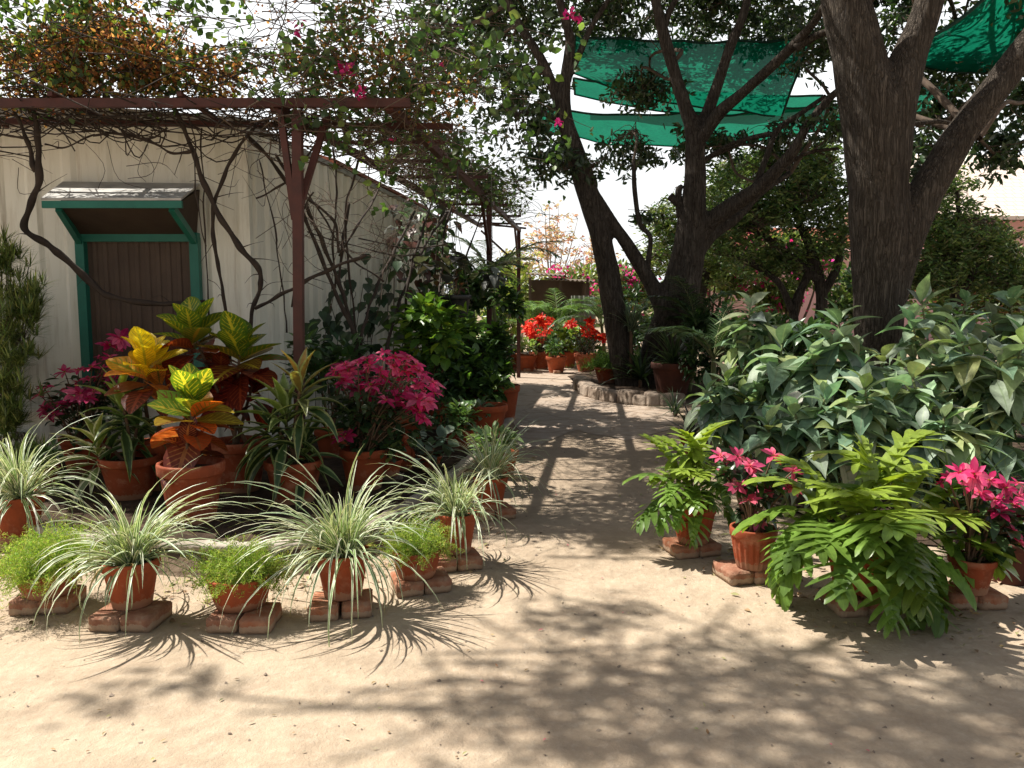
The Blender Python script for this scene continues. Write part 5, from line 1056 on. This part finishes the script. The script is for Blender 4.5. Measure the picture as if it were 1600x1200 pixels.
leafy('potted_shrub', 'bushy shrub with bright lime top leaves against the side wall', 'potted plant', GB, bedp(676, 668), [blob(664, 488, 46, 24, 8.3, .35), blob(652, 530, 42, 50, 8.4, .35), blob(692, 520, 50, 50, 8.4, .4)], 480, .15, .045, HB+HC, L_SHRUB, 601, 7, potd=(.2, .32))
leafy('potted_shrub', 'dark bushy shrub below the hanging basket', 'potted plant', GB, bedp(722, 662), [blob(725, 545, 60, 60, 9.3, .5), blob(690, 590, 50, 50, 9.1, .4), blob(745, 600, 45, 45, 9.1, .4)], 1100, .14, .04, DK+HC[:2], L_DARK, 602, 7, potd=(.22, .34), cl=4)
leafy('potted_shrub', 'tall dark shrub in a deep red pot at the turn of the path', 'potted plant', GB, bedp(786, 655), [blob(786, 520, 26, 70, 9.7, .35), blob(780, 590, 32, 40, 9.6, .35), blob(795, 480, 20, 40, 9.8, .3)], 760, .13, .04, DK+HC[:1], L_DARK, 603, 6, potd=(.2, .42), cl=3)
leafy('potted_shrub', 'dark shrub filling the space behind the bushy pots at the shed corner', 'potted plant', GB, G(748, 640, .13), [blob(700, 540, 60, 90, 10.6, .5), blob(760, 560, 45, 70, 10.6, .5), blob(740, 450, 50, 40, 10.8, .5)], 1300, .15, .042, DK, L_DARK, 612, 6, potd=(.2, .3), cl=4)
leafy('potted_shrub', 'low ferny green shrub behind the large pink poinsettia', 'potted plant', GB, bedp(640, 690), [blob(650, 595, 45, 45, 8.2, .3), blob(690, 640, 40, 36, 8., .3)], 640, .09, .014, [(.06, .12, .05), (.08, .15, .06), (.05, .09, .04)], L_SHRUB, 604, 6, potd=(.17, .26))
leafy('potted_shrub', 'shaded leafy shrub behind the dark cordyline and the post', 'potted plant', GB, bedp(520, 712), [blob(500, 585, 50, 40, 6.7, .3), blob(540, 560, 40, 30, 6.9, .3), blob(480, 540, 25, 25, 6.6, .2)], 330, .11, .034, DK+HC[1:2], L_DARK, 605, 5, potd=(.16, .25))
leafy('potted_plant', 'small plant of silvery rounded leaves beside the figurine', 'potted plant', None, bedp(672, 735), [blob(672, 708, 30, 24, 6.6, .15), blob(690, 690, 20, 14, 6.7, .12)], 46, .11, .042, [(.14, .2, .15), (.2, .26, .2), (.08, .13, .09)], L_BIG, 606, 3, potd=(.1, .13))
leafy('potted_plant', 'fresh green young plant in a low trough near the side wall', 'potted plant', None, bedp(722, 700), [blob(722, 655, 24, 28, 7.4, .18)], 120, .09, .03, [(.14, .24, .08), (.09, .16, .06)], L_SHRUB, 607, 4, potd=(.18, .2, 'bowl'))
leafy('potted_plant', 'red edged pot with small pink blooms before the dark shrubs', 'potted plant', None, bedp(760, 682), [blob(752, 640, 20, 14, 8.2, .15)], 60, .09, .028, [(.12, .2, .09), (.2, .26, .16)], L_SHRUB, 608, 3, potd=(.22, .34))
leafy('potted_plant', 'green and white leaved plant behind the farthest striped grass', 'potted plant', None, lift(785, 745, 0), [blob(772, 692, 34, 18, 6.5, .2)], 110, .13, .033, [(.17, .26, .11), (.28, .36, .2), (.12, .2, .08)], L_SHRUB, 609, 4, potd=(.14, .24), prof=(.12, .6, 1, .6, .03))
leafy('potted_plant', 'little seedling in a small terracotta pot on a stone', 'potted plant', None, G(611, 742, .21), [blob(611, 704, 20, 15, 5.95, .1)], 50, .07, .022, [(.10, .17, .07), (.05, .09, .05), (.2, .28, .08)], L_SHRUB, 610, 3, potd=(.088, .12))
tag(inst('stone', bevelled(None, 'stone', (.2, .18, .08), .03, .02, 5, STONE, 3), G(611, 752, .13)), 'rough grey stone holding up the small seedling pot', 'stone')
leafy('potted_plant', 'small bushy plant behind the left striped grass pot', 'potted plant', None, bedp(70, 760), [blob(72, 712, 20, 18, 5.7, .12)], 80, .07, .022, [(.14, .24, .07), (.09, .16, .05)], L_SHRUB, 611, 3, potd=(.11, .16))
# figurine
fg = thing('figurine', tuple(G(634, 735, .13)), 'small terracotta figure with a round head standing beside the seedling pot', 'figurine'); l = ORG[fg.name]
m = MB(); lathe(m, [(.001, 0), (.055, 0), (.062, .02), (.06, .08), (.067, .13), (.062, .17), (.045, .195), (.03, .21), (.026, .22), (.001, .222)], l, 20)
for sx in (-1, 1): tube(m, [l+Vector((sx*.052, -.01, .18)), l+Vector((sx*.072, -.035, .13)), l+Vector((sx*.03, -.065, .10))], [.018, .017, .014], 8, 5)
m.build('body', TERRA, fg)
m = MB(); c = l+Vector((0, -.005, .255)); lathe(m, [(.001, -.045), (.025, -.04), (.042, -.018), (.046, .005), (.038, .03), (.02, .043), (.001, .047)], c, 18)
tube(m, [c+Vector((0, -.035, .0)), c+Vector((0, -.054, -.006))], [.012, .007], 8, 3)
for sx in (-1, 1): tube(m, [c+Vector((sx*.042, 0, .0)), c+Vector((sx*.054, .002, .004))], [.012, .008], 8, 3)
m.build('head', TERRA, fg)

# ---- hanging basket
hy = 8.6; hb = at(712, 496, hy); hk = thing('hanging_basket', tuple(hb), 'black hanging basket with dark broad leaves under the pergola', 'hanging basket'); l = ORG[hk.name]
pot(hk, .165, .24, .125, mat=BLACKP); g = R(621); m = MB()
for k in range(3):
    a = k*2.1+.4; w = MB(); tube(w, [l+Vector((.16*math.cos(a), .16*math.sin(a), .23)), l+Vector((.02, 0, 1.0)), Vector((l.x+.03, l.y+.05, 3.0))], .004, 4, 3); w.build('hanger_wire', ROPE, hk)
n = 15; P, d = in_blobs(g, n, [[l.x-.08, l.y, l.z+.55, .28, .22, .22]], .4)
blades(m, P, g.uniform(0, 6.28, n), g.uniform(-.5, .2, n), g.uniform(.2, .3, n), g.uniform(.08, .12, n), g.uniform(.4, 1., n), [.5, 1, .95, .6, .04], mixc(g, n, (.07, .07, .065), (.10, .10, .09), (.05, .045, .045)), fold=.2)
n = 30; P, d = in_blobs(g, n, [[l.x, l.y, l.z+.4, .3, .22, .2]], .2); blades(m, P, g.uniform(0, 6.28, n), g.uniform(-.4, .8, n), .12, .03, .5, [.1, .8, 1, .6, .04], mixc(g, n, (.07, .13, .04), (.10, .03, .025), (.05, .09, .03)))
m.build('foliage', L_DARK, hk); m = MB()
for k in range(8): tube(m, [l+Vector((0, 0, .2)), Vector(P[k])*.5+l*.5+Vector((0, 0, .15)), Vector(P[k])], .005, 5, 4)
m.build('stems', STEMR, hk)
h2 = thing('hanging_plant', tuple(at(768, 450, 9.6)), 'drooping dark leaved plant hanging right of the black basket', 'hanging basket'); l = ORG[h2.name]; pot(h2, .11, .16, .085, mat=BLACKP)
w = MB(); tube(w, [l+Vector((0, 0, .14)), l+Vector((.01, 0, .6)), Vector((l.x, l.y+.05, 3.02))], .004, 4, 3); w.build('hanger_wire', ROPE, h2)
n = 26; m = MB(); P, d = in_blobs(g, n, [[l.x, l.y, l.z+.18, .22, .2, .2]], .4); blades(m, P, np.arctan2(d[:, 1], d[:, 0]), g.uniform(-.8, .4, n), g.uniform(.14, .22, n), g.uniform(.04, .07, n), .8, [.4, 1, .9, .5, .04], mixc(g, n, (.08, .10, .08), (.12, .13, .12), (.05, .07, .045)), fold=.2); m.build('foliage', L_DARK, h2)

# ---- palms
def palm(label, base, crown, n, L, seed, cols, h=.2, leaf=.28, group='small feathery palms', name='palm'):
    t = thing(name, tuple(base), label, 'palm', group); g = R(seed); sm, m = MB(), MB(); c = Vector(crown)
    tube(sm, [Vector(base), (Vector(base)+c)/2+Vector((.02, 0, 0)), c], [.05, .04, .03], 8, 5)
    for k in range(n):
        az = k*2.4+g.normal(0, .2); el = g.uniform(.5, 1.35); dr = g.uniform(1.0, 1.9); ll = L*g.uniform(.75, 1.1); P = [A(list(c))]; T = []
        for s in range(12):
            e = el-dr*(s/12)**1.2; T.append(A([math.cos(e)*math.cos(az), math.cos(e)*math.sin(az), math.sin(e)])); P.append(P[-1]+T[-1]*ll/12)
        tube(sm, P[::3], [.012, .009, .006, .004, .002], 5, 3, cap=False); S = A([-math.sin(az), math.cos(az), 0]); B, D, LL = [], [], []
        for s in np.linspace(2.2, 11.9, 26):
            i = int(s); p = P[i]+(P[i+1]-P[i])*(s-i) if i < 12 else P[-1]
            for sd in (1, -1):
                B.append(p); d = T[min(i, 11)]*.75+S*sd*.8+A([0, 0, -.12+.25*g.random()]); D.append(d); LL.append(leaf*ll*(1-abs(s-6)/10)*g.uniform(.85, 1.1))
        D = A(D); D /= np.linalg.norm(D, axis=1)[:, None]; q = len(B)
        blades(m, B, np.arctan2(D[:, 1], D[:, 0]), np.arcsin(D[:, 2]), LL, .010*L+.004, g.uniform(.2, .8, q), [.4, 1, .9, .6, .05], mixc(g, q, *cols, jit=.12), fold=.3)
    sm.build('stems', STEMG, t); m.build('fronds', L_PALM, t)
PG = [(.12, .22, .06), (.16, .26, .07), (.09, .17, .05)]; PDK = [(.035, .065, .03), (.05, .085, .035)]
palm('bright feathery palm left of the small hut', g0(836, 575, 19.5), at(836, 520, 19.5), 14, 1.5, 631, PG)
palm('bright feathery palm standing before the small hut wall', g0(872, 575, 19.8), at(872, 515, 19.8), 13, 1.4, 632, PG)
palm('slim dark palm with fine fronds behind the hanging basket', Vector((-.55, 11.2, .13)), at(738, 470, 11.2), 11, 1.3, 633, PDK+PG[2:])
palm('slender palm reaching above the far end of the pergola', Vector((-.2, 14.5, .13)), at(765, 440, 14.5), 9, 1.5, 634, PDK)
palm('dark palm arching beside the forked tree', g0(1075, 600, 12.6, .1), at(1090, 520, 12.6), 12, 1.25, 635, PDK)
palm('shaded palm right of the small hut wall', g0(945, 575, 17.5), at(940, 510, 17.5), 10, 1.2, 636, PDK+PG[2:])
palm('low dark palm in the shade between the forked tree and the shrub bank', g0(1110, 640, 10.6), at(1115, 560, 10.6), 12, 1.1, 637, PDK)

# ---- left picture edge: narrow-leaved upright shrub
def needle_shrub(label, base, rows, n, cols, seed):
    t = thing('narrow_leaf_shrub', tuple(base), label, 'shrub'); g = R(seed); m, sm = MB(), MB(); C = np.vstack([clump(g, b[:3], b[3:], 8, .4) for b in A(rows)]); P, d = in_blobs(g, n, C, .1)
    k = np.repeat(np.arange(n), 24); N = len(k); az = g.uniform(0, 6.28, N); el = g.uniform(-.2, 1.45, N)
    blades(m, P[k]+g.normal(0, .008, (N, 3)), az, el, g.uniform(.09, .17, N), g.uniform(.004, .006, N), g.uniform(-.1, .3, N), [.5, 1, .7, .05], mixc(g, N, *cols, jit=.2), fold=.2)
    for q in P[::3]:
        b = Vector(base)+Vector((g.normal(0, .12), g.normal(0, .1), 0)); tube(sm, [b, (b+Vector(q))/2+Vector((0, 0, .15)), Vector(q)], [.012, .008, .003], 5, 4, cap=False)
    m.build('foliage', L_TREE2, t); sm.build('stems', TWIG, t)
needle_shrub('tall narrow leaved shrub at the left picture edge before the wall', bedp(10, 690), [blob(15, 460, 60, 70, 6., .4), blob(25, 560, 60, 60, 6., .4), blob(-40, 420, 60, 80, 6., .4), blob(30, 620, 40, 50, 6., .3), blob(-60, 560, 60, 90, 6., .4), blob(60, 500, 24, 40, 6., .2), blob(10, 660, 60, 40, 6., .3), blob(20, 720, 60, 30, 5.9, .3)], 400, [(.14, .20, .06), (.19, .25, .08), (.10, .14, .05), (.28, .31, .11)], 641)

# ---- red poinsettias and pots beyond the path
GF = 'red poinsettias at the end of the path'; g = R(651)
def hdx(u0, v0, ru, rv, n, s=1.): return [(u0+ru*math.sqrt(r)*math.cos(a), v0+rv*math.sqrt(r)*math.sin(a), s*g.uniform(.8, 1.2)) for r, a in [(g.random(), g.uniform(0, 6.28)) for _ in range(n)]]
poinsettia(845, 578, 0, .24, .40, 'tall orange red poinsettia in a terracotta pot at the end of the path', GF, 652, hdx(840, 510, 24, 17, 26)+[(836, 530, 1), (846, 533, .9)], FLR, [(842, 540, 18, 14, .25)], 120, sc=1.15, face=1.1)
poinsettia(917, 582, 0, .26, .40, 'deep red poinsettia beside the leaning trunk at the end of the path', GF, 653, hdx(920, 512, 12, 13, 13)+hdx(890, 510, 7, 6, 6)+hdx(940, 526, 10, 5, 6), FLR, [(915, 532, 28, 16, .3)], 200, sc=1.1, face=1.1)
leafy('potted_shrub', 'lime green shrub between the two red poinsettias', 'potted plant', None, g0(885, 588, 18.6), [blob(888, 522, 20, 10, 18.6, .3), blob(890, 535, 20, 12, 18.6, .3)], 190, .17, .055, [(.3, .38, .06), (.2, .3, .05), (.08, .15, .04)], L_SHRUB, 654, 4, potd=(.26, .38))
GP = 'small pots lined up at the end of the path'
for k, (u, v, r, cols, lab) in enumerate([(804, 578, .2, HC, 'green leaved'), (823, 580, .22, [(.28, .36, .16), (.2, .3, .1)], 'pale leaved'), (869, 583, .22, DK+HC, 'dark leaved')]):
    b = G(u, v); leafy('potted_plant', 'small %s plant in a terracotta pot lined up at the path end' % lab, 'potted plant', GP, b, [[b.x, b.y, .56, .26, .22, .16]], 90, .13, .04, cols, L_SHRUB, 660+k, 2, potd=(r, .36))
    tag(inst('brick', BR[k], (b.x, b.y-.18, .001), None, .1), 'red brick in front of the small %s plant at the path end' % lab, 'brick', BRG)
# ferns and dark plants in the tree ring
def bed_fern(label, u, v, Y, r, seed, cols, name='fern', rz=.8):
    c = at(u, v, Y); c.z = .12; t = thing(name, tuple(c), label, 'fern', 'ferns in the ring of the forked tree'); g = R(seed); top = pot(t, r*.5, .28); m = MB(); fern_mesh(m, g, top, r, r*rz, 150, 40, cols, .055); m.build('foliage', L_FERN, t)
bed_fern('bright feathery fern in a pot at the front of the tree ring', 950, 600, 14.0, .5, 671, [(.16, .28, .06), (.12, .22, .05), (.08, .15, .04)])
bed_fern('smaller shaded feathery fern right of the bright fern', 985, 605, 13.9, .42, 672, [(.07, .14, .05), (.05, .10, .04), (.12, .2, .06)])
def spiky(label, base, n, L, W, seed, cols, cols2, pd=None, mat=None, el=(.2, 1.45), zt=0., gname='spiky strap leaved plants in the shade'):
    t = thing('spiky_plant', tuple(base), label, 'plant', gname); g = R(seed); top = pot(t, *pd) if pd else Vector(base); c = top+Vector((0, 0, zt))
    if zt: sm = MB(); tube(sm, [top, c], .03, 8, 4); sm.build('stem', STEMR, t)
    m = MB(); az = g.uniform(0, 6.28, n); blades(m, A(list(c))+g.normal(0, .02, (n, 3)), az, g.uniform(*el, n), L*g.uniform(.7, 1.15, n), W, g.uniform(.4, 1.6, n), [.7, 1, 1, .85, .6, .3, .03], mixc(g, n, *cols), mixc(g, n, *cols2), fold=.35, dp=1.3); m.build('foliage', mat or L_CORD, t)
SG = [(.06, .09, .06), (.09, .13, .09)]; SG2 = [(.25, .3, .22)]
spiky('silvery spiky rosette in front of the forked trunks', g0(985, 605, 13.4, .1), 46, .62, .022, 681, SG, SG2, zt=.95)
spiky('dark strap leaved clump at the foot of the forked trunks', g0(1000, 620, 13.2, .1), 40, .7, .03, 682, PDK, PDK, zt=.15)
spiky('dark strap leaved plant in a large shade darkened pot right of the forked trunks', g0(1050, 620, 12.4, .1), 50, .8, .02, 683, PDK, [(.08, .12, .06)], pd=(.33, .5, None, 'plain', True, SHADEPOT))
spiky('dark purple strap leaved plant with one white streaked leaf in a small pot', lift(1080, 712, 0), 22, .42, .02, 684, [(.04, .04, .035), (.06, .07, .05)], [(.12, .12, .11)], pd=(.12, .22))
spiky('dark strap leaved plant in an orange pot behind the pale pink poinsettia', lift(1150, 735, 0), 24, .42, .02, 685, PDK, SG, pd=(.14, .25))
spiky('dark strap leaved plant in a darkened pot at the lower right picture edge', lift(1592, 915, 0, .1), 30, .45, .02, 686, PDK, SG, pd=(.16, .24, None, 'plain', True, SHADEPOT))
spiky('dark grassy clump under the shrub bank behind the bright pink poinsettia', g0(1500, 700, 5.2), 60, .7, .012, 687, PDK, SG, zt=.1)
spiky('fine grassy clump low on the right edge of the path', lift(1055, 650, 0), 40, .4, .010, 688, PDK, SG, zt=.05)
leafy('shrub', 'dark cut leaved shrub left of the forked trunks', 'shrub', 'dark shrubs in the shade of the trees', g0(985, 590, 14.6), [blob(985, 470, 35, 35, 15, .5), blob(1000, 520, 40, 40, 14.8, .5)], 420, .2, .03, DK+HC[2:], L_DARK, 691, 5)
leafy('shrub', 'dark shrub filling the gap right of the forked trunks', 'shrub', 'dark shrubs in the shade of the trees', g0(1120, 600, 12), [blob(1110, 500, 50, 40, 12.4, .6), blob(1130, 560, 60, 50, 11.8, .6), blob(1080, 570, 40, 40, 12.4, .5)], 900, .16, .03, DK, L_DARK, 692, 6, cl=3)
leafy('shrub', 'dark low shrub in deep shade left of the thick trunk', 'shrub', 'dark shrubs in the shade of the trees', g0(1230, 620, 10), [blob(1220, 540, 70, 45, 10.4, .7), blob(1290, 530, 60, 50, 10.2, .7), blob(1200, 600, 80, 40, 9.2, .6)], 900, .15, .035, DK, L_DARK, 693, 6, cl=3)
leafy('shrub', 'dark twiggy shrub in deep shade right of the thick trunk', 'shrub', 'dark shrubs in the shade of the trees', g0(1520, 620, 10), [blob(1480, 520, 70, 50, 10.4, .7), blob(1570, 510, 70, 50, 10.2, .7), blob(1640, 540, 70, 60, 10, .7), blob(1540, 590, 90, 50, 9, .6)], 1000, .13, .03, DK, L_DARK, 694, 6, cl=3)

# ---- hedges and flowering bushes behind
def hedge(label, u, v, ru, rv, Y, n, L, cols, seed, fl=0, flc=PKB, sy=1.2):
    b = at(u, 600, Y); b.z = 0; t = thing('bush', tuple(b), label, 'bush', 'bushes far behind the garden'); g = R(seed); C = clump(g, at(u, v, Y), (ru*Y/F, sy, rv*Y/F), 14, .4); P, d = in_blobs(g, n, C, .2); m = MB()
    leaf6(m, P, d+unit(g, n)*.8, L*g.uniform(.7, 1.3, n), L*.26, mixc(g, n, *cols, jit=.2), g); m.build('foliage', L_SHRUB, t); sm = MB()
    for q in C[:8]: tube(sm, [b+Vector((g.normal(0, .15), g.normal(0, .1), 0)), (b+Vector(q[:3]))/2, Vector(q[:3])], [.05, .035, .015], 5, 4, cap=False)
    sm.build('stems', TWIG, t)
    if fl:
        m = MB(); c2 = P[g.integers(0, n, fl//22+1)]+g.normal(0, .1, (fl//22+1, 3)); bracts(m, g, c2, fl, .16, .13, flc); m.build('blossom', L_PINK, t)
YG = [(.22, .28, .07), (.16, .24, .05), (.28, .30, .10)]
hedge('yellowish green bush left of the hut', 800, 470, 45, 60, 24, 1500, .2, YG, 701)
hedge('sunlit bush with pink blossom behind the hut roof', 900, 450, 60, 40, 27, 1500, .2, YG+FINE, 702, 500)
hedge('green bush with pink blossom between the forked trunks', 985, 450, 50, 50, 24, 1500, .18, FINE+YG[:1], 703, 420)
hedge('bougainvillea bush with magenta blossom in front of the pink house', 1105, 430, 75, 62, 21, 3000, .15, FINE, 704, 420)
hedge('olive green bush with scattered magenta blossom behind the fine leaved tree', 1225, 430, 80, 55, 20.5, 3000, .15, FINE+YG[:1], 705, 420)
hedge('olive bush in front of the red roofed annex of the house', 1240, 385, 95, 42, 23, 2200, .17, FINE+YG[:1], 713, 160)
hedge('dark bush behind the thick trunk', 1340, 460, 80, 60, 19, 2400, .16, DK+FINE, 706)
hedge('dull red and green bush far behind the right shrub bank', 1490, 455, 85, 50, 18.5, 2200, .15, FINE+[(.2, .09, .06)], 707, 160, [(.4, .08, .08), (.5, .3, .08)])
hedge('bush with tan dry leaves at the far right edge', 1600, 440, 60, 60, 18, 1800, .15, FINE+[(.28, .18, .08)], 708)
hedge('deep green bush closing the end of the path', 905, 535, 70, 30, 21.2, 1600, .16, DK+HC[1:], 709)
hedge('green bush at the far end of the shed', 775, 530, 25, 70, 17.5, 1500, .15, HC+DK, 710, sy=.6)
hedge('dark bush behind the forked tree', 1050, 530, 70, 50, 17.5, 2200, .17, DK+HC[1:], 711)
hedge('dark bush low behind the fine leaved tree', 1180, 530, 80, 45, 15, 2200, .15, DK+HC[1:], 712)
# far-off woodland that closes the horizon
m = MB(); g = R(721); C = []
for k in range(90):
    a = g.uniform(-1.2, 1.2); d = g.uniform(48, 75); C.append([d*math.sin(a), d*math.cos(a), g.uniform(.5, 1.8), g.uniform(2.5, 5), 2.5, g.uniform(1.5, 2.8)])
P, d = in_blobs(g, 9000, C, .5); leaf6(m, P, unit(g, 9000), .7*g.uniform(.6, 1.3, 9000), .22, mixc(g, 9000, (.14, .18, .08), (.20, .22, .11), (.10, .14, .06)), g)
tag(m.build('woodland', L_TREE2), 'far-off low woodland beyond the garden', 'woodland', kind='stuff')
